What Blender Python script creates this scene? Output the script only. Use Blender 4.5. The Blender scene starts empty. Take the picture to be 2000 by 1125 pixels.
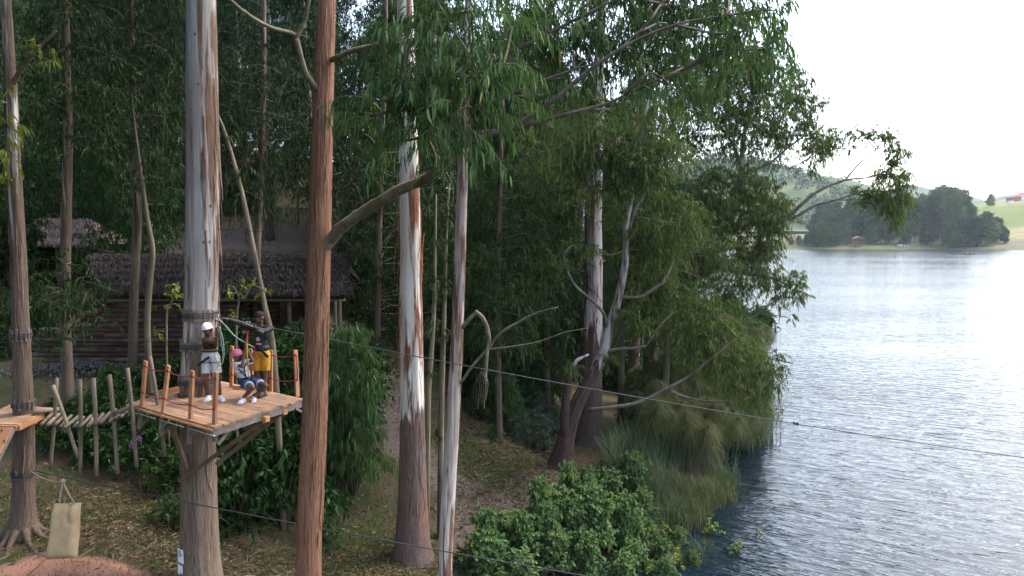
import bpy, bmesh, math, random
import numpy as np
from mathutils import Vector, Matrix
from mathutils import noise as mnoise

# ------------------------------------------------------------------ camera, sky, sun, exposure
SC = bpy.context.scene
COL = SC.collection
rng = np.random.default_rng(11)
random.seed(11)
CAM_Z, PITCH, F = 9.5, math.radians(4.61), 1333.0
cam_data = bpy.data.cameras.new('camera')
cam_data.sensor_width = 36.0
cam_data.lens = 36.0 * F / 2000.0
cam_data.clip_end = 6000
cam = bpy.data.objects.new('camera', cam_data)
cam.location = (0, 0, CAM_Z)
cam.rotation_euler = (math.pi / 2 - PITCH, 0, 0)
COL.objects.link(cam)
SC.camera = cam

SUN_EL, SUN_AZ = math.radians(52), math.radians(62)      # azimuth from +Y (ahead) towards +X (right)
world = bpy.data.worlds.new('World')
SC.world = world
world.use_nodes = True
wn = world.node_tree
wn.nodes.clear()
sky = wn.nodes.new('ShaderNodeTexSky')
sky.sky_type = 'NISHITA'
sky.sun_disc = False
sky.sun_elevation = SUN_EL
sky.sun_rotation = SUN_AZ
sky.air_density = 1.0
sky.dust_density = 3.0
sky.ozone_density = 1.0
hsv = wn.nodes.new('ShaderNodeHueSaturation')            # thin bright cloud veil: paler than clear blue
hsv.inputs['Saturation'].default_value = 0.85
hsv.inputs['Value'].default_value = 1.0
bg = wn.nodes.new('ShaderNodeBackground')
bg.inputs['Strength'].default_value = 0.15
wo = wn.nodes.new('ShaderNodeOutputWorld')
wn.links.new(sky.outputs[0], hsv.inputs['Color'])
wn.links.new(hsv.outputs[0], bg.inputs[0])
wn.links.new(bg.outputs[0], wo.inputs[0])

sun_data = bpy.data.lights.new('sun', 'SUN')
sun_data.energy = 0.7
sun_data.angle = math.radians(12)
sun_data.color = (1.0, 0.95, 0.87)
sun = bpy.data.objects.new('sun', sun_data)
sd = Vector((math.sin(SUN_AZ) * math.cos(SUN_EL), math.cos(SUN_AZ) * math.cos(SUN_EL), math.sin(SUN_EL)))
sun.rotation_euler = sd.to_track_quat('Z', 'Y').to_euler()
sun.location = (40, 20, 60)
COL.objects.link(sun)

SC.view_settings.view_transform = 'Standard'
SC.view_settings.look = 'None'
SC.view_settings.gamma = 1
SC.view_settings.use_curve_mapping = False
SC.view_settings.exposure = 2.35
SC.render.engine = 'CYCLES'
SC.cycles.use_denoising = True
SC.cycles.max_bounces = 6
SC.cycles.diffuse_bounces = 3
SC.cycles.glossy_bounces = 2
SC.cycles.transmission_bounces = 3
SC.cycles.transparent_max_bounces = 4
SC.cycles.volume_bounces = 0
SC.cycles.caustics_reflective = False
SC.cycles.caustics_refractive = False

# ------------------------------------------------------------------ helpers: photo geometry -> world points
cp, sp = math.cos(PITCH), math.sin(PITCH)
def ray(px, py):
    u, v = (px - 1000) / F, (562.5 - py) / F
    return np.array([u, cp + v * sp, -sp + v * cp])
def at(px, py, Y):
    r = ray(px, py)
    return np.array([0, 0, CAM_Z]) + r * (Y / r[1])
def on_z(px, py, z):
    r = ray(px, py)
    return np.array([0, 0, CAM_Z]) + r * ((z - CAM_Z) / r[2])

def smin(a, b, k):
    h = np.clip(0.5 + 0.5 * (b - a) / k, 0, 1)
    return b * (1 - h) + a * h - k * h * (1 - h)
def inland(x, y):
    xc = np.where(x < -9, -9 - 3.0 * np.tanh((-9 - x) / 8.0), x)
    s1 = -0.922 * (xc - 5) + 0.387 * (y - 19) + 0.5 * np.sin(y * 0.31) + 0.35 * np.sin(y * 0.83 + 1)
    s1 = s1 - 2.4 * np.exp(-((y - 17) / 4.5) ** 2)
    s2 = -0.95 * (x - 27) - 0.31 * (y - 70)
    return smin(s1, s2, 6.0)
HS = [-60, -6, -1, 0, 2, 5, 6.5, 8.5, 12, 15, 17, 24, 38, 60, 120]
HZ = [-9, -2.0, -0.5, 0.05, .4, .75, 1.05, 1.9, 3.2, 4.1, 4.9, 9.0, 17, 27, 34]
def height(x, y):
    x = np.asarray(x, float); y = np.asarray(y, float)
    z = np.interp(inland(x, y), HS, HZ)
    z = z + 0.10 * np.sin(x * 0.9 + 1.3 * np.sin(y * .5)) * np.sin(y * 0.7 + .4) + 0.04 * np.sin(x * 2.7 + y) * np.sin(y * 2.1 - x)
    # levelled terrace under the lodge
    w = np.clip(1 - np.maximum(np.abs(x + 13.5) - 8.5, 0) / 3, 0, 1) * np.clip(1 - np.maximum(np.abs(y - 25.8) - 3.2, 0) / 3, 0, 1)
    z = z * (1 - w) + 4.45 * w
    # near clearing round the platform trees
    w2 = np.clip(1 - np.hypot(x + 9.5, y - 13) / 6, 0, 1)
    return z * (1 - .5 * w2) + 3.0 * .5 * w2
def ground_hit(px, py, y0=6, y1=120):
    r = ray(px, py)
    ts = np.linspace(y0 / r[1], y1 / r[1], 1500)
    P = np.array([0, 0, CAM_Z]) + ts[:, None] * r
    below = P[:, 2] < np.maximum(height(P[:, 0], P[:, 1]), 0)
    i = int(np.argmax(below)) if below.any() else len(ts) - 1
    return P[i]
def gpt(x, y, dz=0.0):
    return np.array([x, y, float(height(x, y)) + dz])

# ------------------------------------------------------------------ helpers: meshes
def nrm(v):
    v = np.asarray(v, float)
    return v / np.maximum(np.linalg.norm(v, axis=-1, keepdims=True), 1e-9)
class G:
    """collects triangles (verts, tris, material slot)"""
    def __init__(self):
        self.v, self.t, self.m, self.n = [], [], [], 0
    def add(self, vt, slot=0):
        V, T = vt
        if len(V) == 0: return self
        self.v.append(np.asarray(V, np.float32)); self.t.append(np.asarray(T, np.int64) + self.n)
        self.m.append(np.full(len(T), slot, np.int32)); self.n += len(V)
        return self
    def get(self):
        return np.concatenate(self.v), np.concatenate(self.t), np.concatenate(self.m)
def make_mesh(name, V, T, mats, M=None, smooth=False):
    me = bpy.data.meshes.new(name)
    V = np.ascontiguousarray(V, np.float32); T = np.ascontiguousarray(T, np.int32)
    me.vertices.add(len(V)); me.vertices.foreach_set('co', V.ravel())
    me.loops.add(T.size); me.loops.foreach_set('vertex_index', T.ravel())
    me.polygons.add(len(T)); me.polygons.foreach_set('loop_start', np.arange(0, T.size, T.shape[1], dtype=np.int32))
    for m in (mats if isinstance(mats, (list, tuple)) else [mats]): me.materials.append(m)
    if M is not None: me.polygons.foreach_set('material_index', np.ascontiguousarray(M, np.int32))
    me.polygons.foreach_set('use_smooth', np.full(len(T), smooth))
    me.update(calc_edges=True)
    return me
ORIGIN = {}
def tag(o, label=None, cat=None, group=None, kind=None):
    if label: o['label'] = label
    if cat: o['category'] = cat
    if group: o['group'] = group
    if kind: o['kind'] = kind
    return o
def thing(name, label, cat, loc=(0, 0, 0), group=None):
    o = bpy.data.objects.new(name, None)
    o.empty_display_size = 0.3
    o.location = tuple(float(c) for c in loc)
    COL.objects.link(o)
    ORIGIN[o.name] = np.array(loc, float)
    return tag(o, label, cat, group)
def part(name, geo, mats, parent=None, smooth=False, kind=None, loc=None):
    """geo in world coordinates: (V,T) or a G; becomes ONE mesh object, child of parent"""
    if isinstance(geo, G): V, T, M = geo.get()
    else: (V, T), M = geo, None
    org = ORIGIN[parent.name] if parent is not None else (np.array(loc, float) if loc is not None else np.zeros(3))
    me = make_mesh(name, np.asarray(V) - org, T, mats, M, smooth)
    o = bpy.data.objects.new(name, me)
    COL.objects.link(o)
    if parent is not None: o.parent = parent
    elif loc is not None: o.location = tuple(float(c) for c in loc)
    ORIGIN[o.name] = org
    if kind: o['kind'] = kind
    return o
def copy_tree(o, parent=None):
    c = o.copy(); COL.objects.link(c)
    if parent is not None: c.parent = parent
    for ch in list(o.children): copy_tree(ch, c)
    return c

BOXT = np.array([[0,2,1],[0,3,2],[4,5,6],[4,6,7],[0,1,5],[0,5,4],[1,2,6],[1,6,5],[2,3,7],[2,7,6],[3,0,4],[3,4,7]])
def box(c, ax, ay, az):
    c, ax, ay, az = (np.asarray(q, float) for q in (c, ax, ay, az))
    V = [c + sx * ax + sy * ay + sz * az for sz in (-1, 1) for sx, sy in ((-1,-1),(1,-1),(1,1),(-1,1))]
    return np.array(V), BOXT
def beam(p0, p1, w, h, up=(0, 0, 1), roll=0.0):
    p0, p1 = np.asarray(p0, float), np.asarray(p1, float)
    d = nrm(p1 - p0); s = nrm(np.cross(d, np.asarray(up, float))); u = np.cross(s, d)
    if roll: s, u = s * math.cos(roll) + u * math.sin(roll), u * math.cos(roll) - s * math.sin(roll)
    return box((p0 + p1) / 2, d * np.linalg.norm(p1 - p0) / 2, s * w / 2, u * h / 2)
def smooth_line(P, n):
    P = np.asarray(P, float)
    if len(P) < 3:
        t = np.linspace(0, 1, n)[:, None]; return P[0] * (1 - t) + P[-1] * t
    Q = np.vstack([2 * P[0] - P[1], P, 2 * P[-1] - P[-2]])
    seg = np.r_[0, np.cumsum(np.maximum(np.linalg.norm(np.diff(P[:, :3], axis=0), axis=1), 1e-4))]
    out = []
    for s in np.linspace(0, seg[-1], n):
        i = min(int(np.searchsorted(seg, s, 'right')) - 1, len(P) - 2)
        t = (s - seg[i]) / (seg[i + 1] - seg[i])
        a, b, c, d = Q[i], Q[i + 1], Q[i + 2], Q[i + 3]
        out.append(.5 * (2 * b + (c - a) * t + (2 * a - 5 * b + 4 * c - d) * t ** 2 + (3 * b - a - 3 * c + d) * t ** 3))
    return np.array(out)
def tube(P, R, sides=8, rough=0.0, cap=True, seed=0, flat=1.0):
    P = np.asarray(P, float); n = len(P)
    R = np.broadcast_to(np.asarray(R, float), (n,))
    D = nrm(np.gradient(P, axis=0))
    ref = np.array([0, 0, 1.]) if abs(D[0][2]) < .9 else np.array([1., 0, 0])
    s = nrm(np.cross(D[0], ref)); S = []
    for i in range(n):
        s = nrm(s - D[i] * np.dot(s, D[i])); S.append(s)
    S = np.array(S); U = np.cross(D, S)
    a = np.linspace(0, 2 * math.pi, sides, endpoint=False)
    rr = np.ones((n, sides))
    if rough:
        r2 = np.random.default_rng(seed + 5)
        ridge = r2.normal(0, 1, sides)
        for i in range(n):
            ridge = .93 * ridge + .37 * r2.normal(0, 1, sides)
            rr[i] += rough * ridge
    ring = P[:, None, :] + (R[:, None] * rr)[:, :, None] * (np.cos(a)[None, :, None] * S[:, None, :] + flat * np.sin(a)[None, :, None] * U[:, None, :])
    V = ring.reshape(-1, 3)
    i, j = np.meshgrid(np.arange(n - 1), np.arange(sides), indexing='ij')
    k = (j + 1) % sides
    A, B, C, E = i * sides + j, i * sides + k, (i + 1) * sides + k, (i + 1) * sides + j
    T = np.concatenate([np.stack([A, B, C], -1).reshape(-1, 3), np.stack([A, C, E], -1).reshape(-1, 3)])
    if cap:
        V = np.vstack([V, P[:1], P[-1:]]); b, e = n * sides, n * sides + 1
        jj = np.arange(sides); kk = (jj + 1) % sides
        T = np.vstack([T, np.stack([np.full(sides, b), kk, jj], -1), np.stack([np.full(sides, e), (n - 1) * sides + jj, (n - 1) * sides + kk], -1)])
    return V, T
def ball(c, r, nu=12, nv=8, axes=None):
    u = np.linspace(0, 2 * math.pi, nu, endpoint=False); v = np.linspace(0, math.pi, nv + 1)[1:-1]
    D = np.array([[math.sin(q) * math.cos(p), math.sin(q) * math.sin(p), math.cos(q)] for q in v for p in u])
    D = np.vstack([D, [0, 0, 1], [0, 0, -1]])
    D = D * np.asarray(r, float)
    if axes is not None: D = D @ np.asarray(axes, float)
    T = []
    for i in range(nv - 2):
        for j in range(nu):
            k = (j + 1) % nu
            T += [[i*nu+j, (i+1)*nu+j, (i+1)*nu+k], [i*nu+j, (i+1)*nu+k, i*nu+k]]
    a = (nv - 1) * nu
    for j in range(nu):
        k = (j + 1) % nu
        T += [[a, j, k], [a + 1, (nv-2)*nu+k, (nv-2)*nu+j]]
    return D + np.asarray(c, float), np.array(T)
def sag(p0, p1, drop, n=14):
    t = np.linspace(0, 1, n)[:, None]
    P = np.asarray(p0, float) * (1 - t) + np.asarray(p1, float) * t
    P[:, 2] -= (4 * drop * t * (1 - t))[:, 0]
    return P

# ------------------------------------------------------------------ foliage
def leaves(B, D, L, W, detail=2, droop=.25, shape='lance', r=None):
    r = r or rng
    N = len(B)
    if N == 0: return np.zeros((0, 3)), np.zeros((0, 3), int)
    D = nrm(D)
    S = nrm(np.cross(D, r.normal(size=(N, 3)) * (.45 if shape == 'round' else 1) + (np.array([0, 0, 1.]) if shape == 'round' else 0))); Nn = np.cross(S, D) if shape == 'round' else np.cross(D, S)
    L = np.broadcast_to(L, (N,))[:, None]; W = np.broadcast_to(W, (N,))[:, None]
    k = r.normal(0, .12, (N, 1)) * L
    dn = np.array([0, 0, -1.])
    def pt(t, w, lift=0):
        return B + D * L * t + dn * (droop * t * t) * L + S * (W * w + k * math.sin(math.pi * t)) + Nn * W * lift
    if shape == 'round':
        ps = [pt(0, 0), pt(.3, .5, .12), pt(.78, .42, .1), pt(1, 0, -.05), pt(.78, -.42, .1), pt(.3, -.5, .12)]
        tri = [[0, 1, 2], [0, 2, 3], [0, 3, 4], [0, 4, 5]]
    elif detail >= 2:
        ps = [pt(0, 0), pt(.28, .46), pt(.28, -.46), pt(.66, .4), pt(.66, -.4), pt(1, 0)]
        tri = [[0, 2, 1], [1, 2, 4], [1, 4, 3], [3, 4, 5]]
    else:
        ps = [pt(0, 0), pt(.42, .5), pt(.42, -.5), pt(1, 0)]
        tri = [[0, 2, 1], [1, 2, 3]]
    m = len(ps)
    V = np.stack(ps, 1).reshape(-1, 3)
    T = (np.array(tri)[None] + (np.arange(N) * m)[:, None, None]).reshape(-1, 3)
    return V, T
def clump_foliage(clumps, dens=26, nleaf=12, ll=.2, lw=.03, detail=2, hang=1.0, droop=.5, spray=.75, twig=True, shape='lance', g=None, r=None, slots=(0, 1), up=.35, rand=.38):
    """clumps: (centre, radius or (rx,ry,rz)); sprays of hanging leaves on arching twigs"""
    g = g or G(); r = r or rng
    for c, rad in clumps:
        rad = np.broadcast_to(np.asarray(rad, float), (3,))
        rm = float(rad.mean())
        M = max(3, int(dens * rm ** 2 * r.uniform(.8, 1.2)))
        d = nrm(r.normal(size=(M, 3)) + [0, 0, up])
        start = np.asarray(c) + d * rad * r.uniform(.05, .75, (M, 1))
        L = (spray * rm * r.uniform(.55, 1.15, (M, 1))).clip(.18, 1.2)
        out = nrm(d + r.normal(0, .35, (M, 3)) + [0, 0, .25])
        n = nleaf
        t = (np.linspace(.12, 1, n)[None, :, None] + r.normal(0, .04, (M, n, 1)))
        P = start[:, None] + out[:, None] * L[:, None] * t + np.array([0, 0, -1.]) * droop * L[:, None] * t * t
        tan = nrm(out[:, None] + np.array([0, 0, -2.]) * droop * t)
        dd = np.array([0, 0, -1.]) * hang + .45 * tan + r.normal(0, rand, (M, n, 3))
        ln = ll * r.uniform(.6, 1.2, (M * n,))
        g.add(leaves(P.reshape(-1, 3), dd.reshape(-1, 3), ln, lw * r.uniform(.75, 1.25, M * n), detail, .2, shape, r), slots[0])
        if twig:
            tt = np.array([0, .5, 1.])[None, :, None]
            Q = start[:, None] + out[:, None] * L[:, None] * tt + np.array([0, 0, -1.]) * droop * L[:, None] * tt * tt
            w = np.array([.006, .004, .002])[None, :, None] * (1 + rm)
            s = nrm(np.cross(out, r.normal(size=(M, 3))))[:, None] * w
            V = np.concatenate([Q + s, Q - s], 1).reshape(-1, 3)
            tr = np.array([[0, 1, 4], [0, 4, 3], [1, 2, 5], [1, 5, 4]])
            g.add((V, (tr[None] + (np.arange(M) * 6)[:, None, None]).reshape(-1, 3)), slots[1])
    return g
def limb_to(pts_r, sides=7, n=None, rough=.05, seed=1):
    A = np.array([np.r_[np.asarray(p, float), r] for p, r in pts_r])
    n = n or max(6, 4 * len(A))
    S = smooth_line(A, n)
    if n > 12:
        S[1:-1, :3] += np.random.default_rng(seed).normal(0, 1, (n - 2, 3)) * S[1:-1, 3:4] * .06
    return tube(S[:, :3], np.maximum(S[:, 3], .002), sides, rough, True, seed)
def feeders(skel, clumps, r=None, rad=.03):
    """thin branches from the nearest lower skeleton point to every clump"""
    r = r or rng
    g = G()
    skel = np.asarray(skel)
    for c, rr in clumps:
        c = np.asarray(c)
        dist = np.linalg.norm(skel - c, axis=1) + np.where(skel[:, 2] > c[2] + .2, 1.5, 0)
        s = skel[np.argmin(dist)]
        m = (s + c) / 2 + r.normal(0, .12, 3) * np.linalg.norm(c - s) + [0, 0, .05]
        g.add(limb_to([(s, rad), (m, rad * .75), (c, rad * .45), (c + r.normal(0, .25, 3) * np.mean(rr), rad * .2)], 5, 8, 0))
    return g
# ------------------------------------------------------------------ materials
class NT:
    def __init__(self, name):
        self.m = bpy.data.materials.new(name); self.m.use_nodes = True
        self.t = self.m.node_tree; self.t.nodes.clear()
        self.out = self.n('ShaderNodeOutputMaterial')
    def n(self, typ, **kw):
        o = self.t.nodes.new(typ)
        for k, v in kw.items():
            if hasattr(o, k) and k not in ('Scale',): setattr(o, k, v)
            else: o.inputs[k].default_value = v
        return o
    def l(self, a, b): self.t.links.new(a, b)
    def noise(self, vec, scale, detail=4, rough=.55, dist=0.0):
        o = self.n('ShaderNodeTexNoise'); o.inputs['Scale'].default_value = scale
        o.inputs['Detail'].default_value = detail; o.inputs['Roughness'].default_value = rough
        o.inputs['Distortion'].default_value = dist
        if vec is not None: self.l(vec, o.inputs['Vector'])
        return o.outputs['Fac']
    def map(self, vec, scale, rot=(0, 0, 0)):
        o = self.n('ShaderNodeMapping'); o.inputs['Scale'].default_value = scale; o.inputs['Rotation'].default_value = rot
        self.l(vec, o.inputs['Vector']); return o.outputs[0]
    def ramp(self, fac, stops):
        o = self.n('ShaderNodeValToRGB'); e = o.color_ramp.elements
        while len(e) < len(stops): e.new(.5)
        for q, (p, c) in zip(e, stops):
            q.position = p; q.color = (c, c, c, 1) if isinstance(c, (int, float)) else (*c, 1)
        self.l(fac, o.inputs[0]); return o.outputs[0]
    def mix(self, fac, a, b, mode='MIX'):
        o = self.n('ShaderNodeMix'); o.data_type = 'RGBA'; o.blend_type = mode
        if isinstance(fac, (int, float)): o.inputs[0].default_value = fac
        else: self.l(fac, o.inputs[0])
        for q, i in ((a, 6), (b, 7)):
            if isinstance(q, tuple): o.inputs[i].default_value = (*q, 1)
            else: self.l(q, o.inputs[i])
        return o.outputs[2]
    def math(self, op, a, b=0.0, c=None):
        o = self.n('ShaderNodeMath'); o.operation = op
        for i, q in enumerate((a, b) if c is None else (a, b, c)):
            if isinstance(q, (int, float)): o.inputs[i].default_value = q
            else: self.l(q, o.inputs[i])
        return o.outputs[0]
    def obj(self): return self.n('ShaderNodeTexCoord').outputs['Object']
    def bump(self, h, strength=.5, dist=.02):
        o = self.n('ShaderNodeBump'); o.inputs['Strength'].default_value = strength; o.inputs['Distance'].default_value = dist
        self.l(h, o.inputs['Height']); return o.outputs[0]
    def surf(self, col, rough=.8, normal=None, spec=.3, metal=0.0):
        b = self.n('ShaderNodeBsdfPrincipled')
        if isinstance(col, tuple): b.inputs['Base Color'].default_value = (*col, 1)
        else: self.l(col, b.inputs['Base Color'])
        b.inputs['Roughness'].default_value = rough
        b.inputs['Specular IOR Level'].default_value = spec
        b.inputs['Metallic'].default_value = metal
        if normal is not None: self.l(normal, b.inputs['Normal'])
        self.l(b.outputs[0], self.out.inputs[0]); return self.m

def mat_plain(name, a, b=None, scale=8, rough=.8, bump=.2, spec=.3, metal=0.0):
    m = NT(name); v = m.obj(); f = m.noise(v, scale, 5)
    b = b or tuple(c * .65 for c in a)
    return m.surf(m.mix(m.ramp(f, [(.3, 0.0), (.7, 1.0)]), a, b), rough, m.bump(f, bump, .01) if bump else None, spec, metal)
def mat_wood(name, a, b, axis=0, scale=1.0, rough=.75, grain=14):
    m = NT(name); v = m.obj()
    rnd = m.n('ShaderNodeObjectInfo').outputs['Random']
    off = m.n('ShaderNodeCombineXYZ'); m.l(m.math('MULTIPLY', rnd, 37.0), off.inputs[0]); m.l(m.math('MULTIPLY', rnd, 17.0), off.inputs[2])
    ad = m.n('ShaderNodeVectorMath'); ad.operation = 'ADD'; m.l(v, ad.inputs[0]); m.l(off.outputs[0], ad.inputs[1])
    sc = [grain * scale] * 3
    if axis is not None: sc[axis] = .9 * scale
    f = m.noise(m.map(ad.outputs[0], tuple(sc)), 1, 6, .65)
    st = m.noise(ad.outputs[0], 3.0, 4)
    c = m.mix(m.ramp(f, [(.32, 0.0), (.68, 1.0)]), a, b)
    c = m.mix(m.math('MULTIPLY', m.ramp(st, [(.45, 0.0), (.8, 1.0)]), .5), c, tuple(q * .55 for q in b))
    wt = m.noise(ad.outputs[0], 1.1, 5, .65)
    c = m.mix(m.math('MULTIPLY', m.ramp(wt, [(.48, 0.0), (.66, 1.0)]), .55), c, (.2, .165, .14))
    h = m.n('ShaderNodeHueSaturation'); m.l(c, h.inputs['Color']); m.l(m.math('MULTIPLY_ADD', rnd, .5, .75), h.inputs['Value'])
    return m.surf(h.outputs[0], rough, m.bump(f, .4, .01), .25)
def mat_leaf(name, cols, transl=.25, gloss=.06, patch=.6, dead=None, rough=.45, each=.25):
    """leaf colours vary leaf by leaf and bough by bough"""
    m = NT(name)
    rnd = m.n('ShaderNodeNewGeometry').outputs['Random Per Island']
    oi = m.n('ShaderNodeObjectInfo').outputs['Random']
    f = m.noise(m.obj(), patch, 2)
    k = m.math('ADD', m.math('MULTIPLY', rnd, .5), m.math('MULTIPLY', m.math('SUBTRACT', f, .25), .9))
    k = m.math('ADD', k, m.math('MULTIPLY', m.math('SUBTRACT', oi, .5), each))
    st = [(i / (len(cols) - 1) * .8 + .1, c) for i, c in enumerate(cols)]
    col = m.ramp(k, st)
    if dead:
        col = m.mix(m.math('GREATER_THAN', m.math('FRACT', m.math('MULTIPLY', rnd, 91.7)), 1 - dead[0]), col, dead[1])
    d = m.n('ShaderNodeBsdfDiffuse'); t = m.n('ShaderNodeBsdfTranslucent'); gl = m.n('ShaderNodeBsdfGlossy'); gl.inputs['Roughness'].default_value = rough
    gl.inputs['Color'].default_value = (.5, .55, .5, 1)
    m.l(col, d.inputs[0])
    hs = m.n('ShaderNodeHueSaturation'); hs.inputs['Value'].default_value = 1.3; hs.inputs['Saturation'].default_value = 1.15; m.l(col, hs.inputs['Color']); m.l(hs.outputs[0], t.inputs[0])
    a = m.n('ShaderNodeMixShader'); a.inputs[0].default_value = transl; m.l(d.outputs[0], a.inputs[1]); m.l(t.outputs[0], a.inputs[2])
    b = m.n('ShaderNodeMixShader'); b.inputs[0].default_value = gloss * .45; m.l(a.outputs[0], b.inputs[1]); m.l(gl.outputs[0], b.inputs[2])
    m.l(b.outputs[0], m.out.inputs[0]); return m.m
def mat_bark(name, pale, pale2, strip, low, low2, zsplit=-99, zwide=1.0, thr=.5, side=0.0, bump=.5, moss=0.0):
    """smooth shedding gum bark above zsplit (object height), rough fibrous bark below"""
    m = NT(name); v = m.obj()
    fine = m.noise(m.map(v, (16, 16, .9)), 1, 7, .7)
    fib = m.noise(m.map(v, (42, 42, 1.6)), 1, 5, .65)
    big = m.noise(m.map(v, (4.2, 4.2, .34)), 1, 6, .6, .4)
    big2 = m.noise(m.map(v, (2.6, 2.6, .55)), 1, 5, .6)
    xyz = m.n('ShaderNodeSeparateXYZ'); m.l(v, xyz.inputs[0])
    pc = m.mix(m.ramp(big2, [(.38, 0.0), (.62, 1.0)]), pale, pale2)
    pc = m.mix(m.math('MULTIPLY', m.ramp(fib, [(.55, 0.0), (.75, 1.0)]), .5), pc, tuple(c * .45 for c in pale2))
    pk = m.noise(m.map(v, (7, 7, .5)), 1, 4)
    pc = m.mix(m.math('MULTIPLY', m.ramp(pk, [(.58, 0.0), (.66, 1.0)]), .55), pc, (.36, .2, .13))
    wl = m.noise(m.map(v, (5, 5, .22)), 1.3, 4)
    pc = m.mix(m.math('MULTIPLY', m.ramp(wl, [(.57, 0.0), (.6, 1.0)]), .7), pc, tuple(min(.72, c * 1.4) for c in pale))
    sc = m.mix(m.ramp(fine, [(.35, 0.0), (.7, 1.0)]), strip, tuple(c * .45 for c in strip))
    k = m.math('ADD', m.math('ADD', big, m.math('MULTIPLY', xyz.outputs[0], side)), m.math('MULTIPLY', m.math('SUBTRACT', fine, .5), .12))
    pm = m.ramp(k, [(thr - .03, 0.0), (thr + .03, 1.0)])
    upc = m.mix(pm, pc, sc)
    lc = m.mix(m.ramp(fine, [(.3, 0.0), (.7, 1.0)]), low, low2)
    lc = m.mix(m.math('MULTIPLY', m.ramp(fib, [(.5, 0.0), (.7, 1.0)]), .6), lc, tuple(c * .4 for c in low))
    lc = m.mix(m.math('MULTIPLY', m.ramp(big, [(.55, 0.0), (.7, 1.0)]), .45), lc, strip)
    zz = m.math('ADD', xyz.outputs[2], m.math('MULTIPLY', m.math('SUBTRACT', big, .5), 5.0 * zwide))
    zm = m.ramp(m.math('MULTIPLY_ADD', zz, .5 / max(zwide, .01), .5 - zsplit * .5 / max(zwide, .01)), [(.42, 1.0), (.58, 0.0)])
    col = m.mix(zm, upc, lc)
    fb2 = m.noise(m.map(v, (70, 70, 2.2)), 1, 4, .7)
    fm = m.mix(m.math('MAXIMUM', pm, zm), (1, 1, 1), m.ramp(fb2, [(.33, .42), (.5, 1.0), (.68, 1.45)]))
    col = m.mix(1.0, col, fm, 'MULTIPLY')
    if moss:
        ms = m.noise(m.map(v, (3, 3, 1.2)), 1.2, 5)
        col = m.mix(m.math('MULTIPLY', m.ramp(ms, [(.5, 0.0), (.66, 1.0)]), moss), col, (.09, .10, .035))
    rel = m.math('MULTIPLY', m.math('ADD', fine, fib), m.math('ADD', m.math('MAXIMUM', pm, zm), .12))
    return m.surf(col, .85, m.bump(rel, bump, .035), .2)

# --- ground: bare soil / red soil / litter / grass from vertex masks (real ground cover, not shade)
def mat_ground():
    m = NT('ground_soil'); v = m.obj()
    at_ = m.n('ShaderNodeVertexColor'); at_.layer_name = 'cover'
    s = m.n('ShaderNodeSeparateColor'); m.l(at_.outputs[0], s.inputs[0])
    n1 = m.noise(v, 1.7, 6, .65); n2 = m.noise(v, 14, 6, .7); n3 = m.noise(v, 60, 4, .7)
    soil = m.mix(m.ramp(n2, [(.3, 0.0), (.7, 1.0)]), (.10, .078, .062), (.05, .037, .03))
    red = m.mix(m.ramp(n2, [(.35, 0.0), (.65, 1.0)]), (.34, .18, .125), (.24, .125, .09))
    pale = m.mix(m.ramp(n2, [(.35, 0.0), (.7, 1.0)]), (.14, .112, .092), (.075, .06, .048))
    grass = m.mix(m.ramp(n3, [(.3, 0.0), (.7, 1.0)]), (.022, .038, .012), (.055, .064, .022))
    lit = m.mix(m.ramp(n3, [(.35, 0.0), (.62, 1.0)]), (.04, .028, .02), (.105, .075, .053))
    c = m.mix(m.ramp(n1, [(.42, 0.0), (.58, 1.0)]), grass, lit)
    def msk(ch): return m.ramp(m.math('ADD', ch, m.math('MULTIPLY', m.math('SUBTRACT', n1, .5), .8)), [(.38, 0.0), (.62, 1.0)])
    c = m.mix(msk(s.outputs[2]), c, grass)
    c = m.mix(msk(s.outputs[0]), c, pale)
    c = m.mix(m.math('MULTIPLY', msk(s.outputs[0]), m.ramp(n1, [(.5, 0.0), (.7, 1.0)])), c, soil)
    c = m.mix(msk(s.outputs[1]), c, red)
    mud = m.mix(n2, (.03, .024, .018), (.012, .010, .008))
    c = m.mix(m.ramp(m.math('ADD', m.math('SUBTRACT', 1.0, at_.outputs[1]), m.math('MULTIPLY', m.math('SUBTRACT', n1, .5), .5)), [(.35, 0.0), (.65, 1.0)]), c, mud)
    return m.surf(c, .95, m.bump(m.math('ADD', n2, m.math('MULTIPLY', n3, .4)), .6, .05), .1)
def mat_water():
    m = NT('lake_water'); v = m.obj()
    def wv(sx, sy, deg, detail, rough, dist):
        q = m.map(v, (1, 1, 1), (0, 0, math.radians(deg)))
        return m.noise(m.map(q, (sx, sy, 1)), 1, detail, rough, dist)
    w1 = wv(.8, 2.5, 27, 3, .5, .35)
    w2 = wv(2.4, 6.2, 20, 3, .55, .2)
    w3 = wv(.05, .16, 12, 3, .5, 0)
    w4 = wv(4, 9, 33, 2, .5, 0)
    h = m.math('ADD', m.math('ADD', m.math('MULTIPLY', m.math('POWER', w1, 1.6), .115), m.math('MULTIPLY', w2, .016)), m.math('ADD', m.math('MULTIPLY', w3, .12), m.math('MULTIPLY', w4, .005)))
    gust = m.ramp(m.noise(m.map(v, (.012, .035, 1)), 1, 3), [(.35, .45), (.65, 1.25)])
    h = m.math('MULTIPLY', h, gust)
    b = m.n('ShaderNodeBsdfPrincipled')
    b.inputs['Base Color'].default_value = (.005, .011, .016, 1)
    b.inputs['Roughness'].default_value = .05; b.inputs['IOR'].default_value = 1.333
    m.l(m.bump(h, 1.0, 1.0), b.inputs['Normal']); m.l(b.outputs[0], m.out.inputs[0]); return m.m
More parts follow.
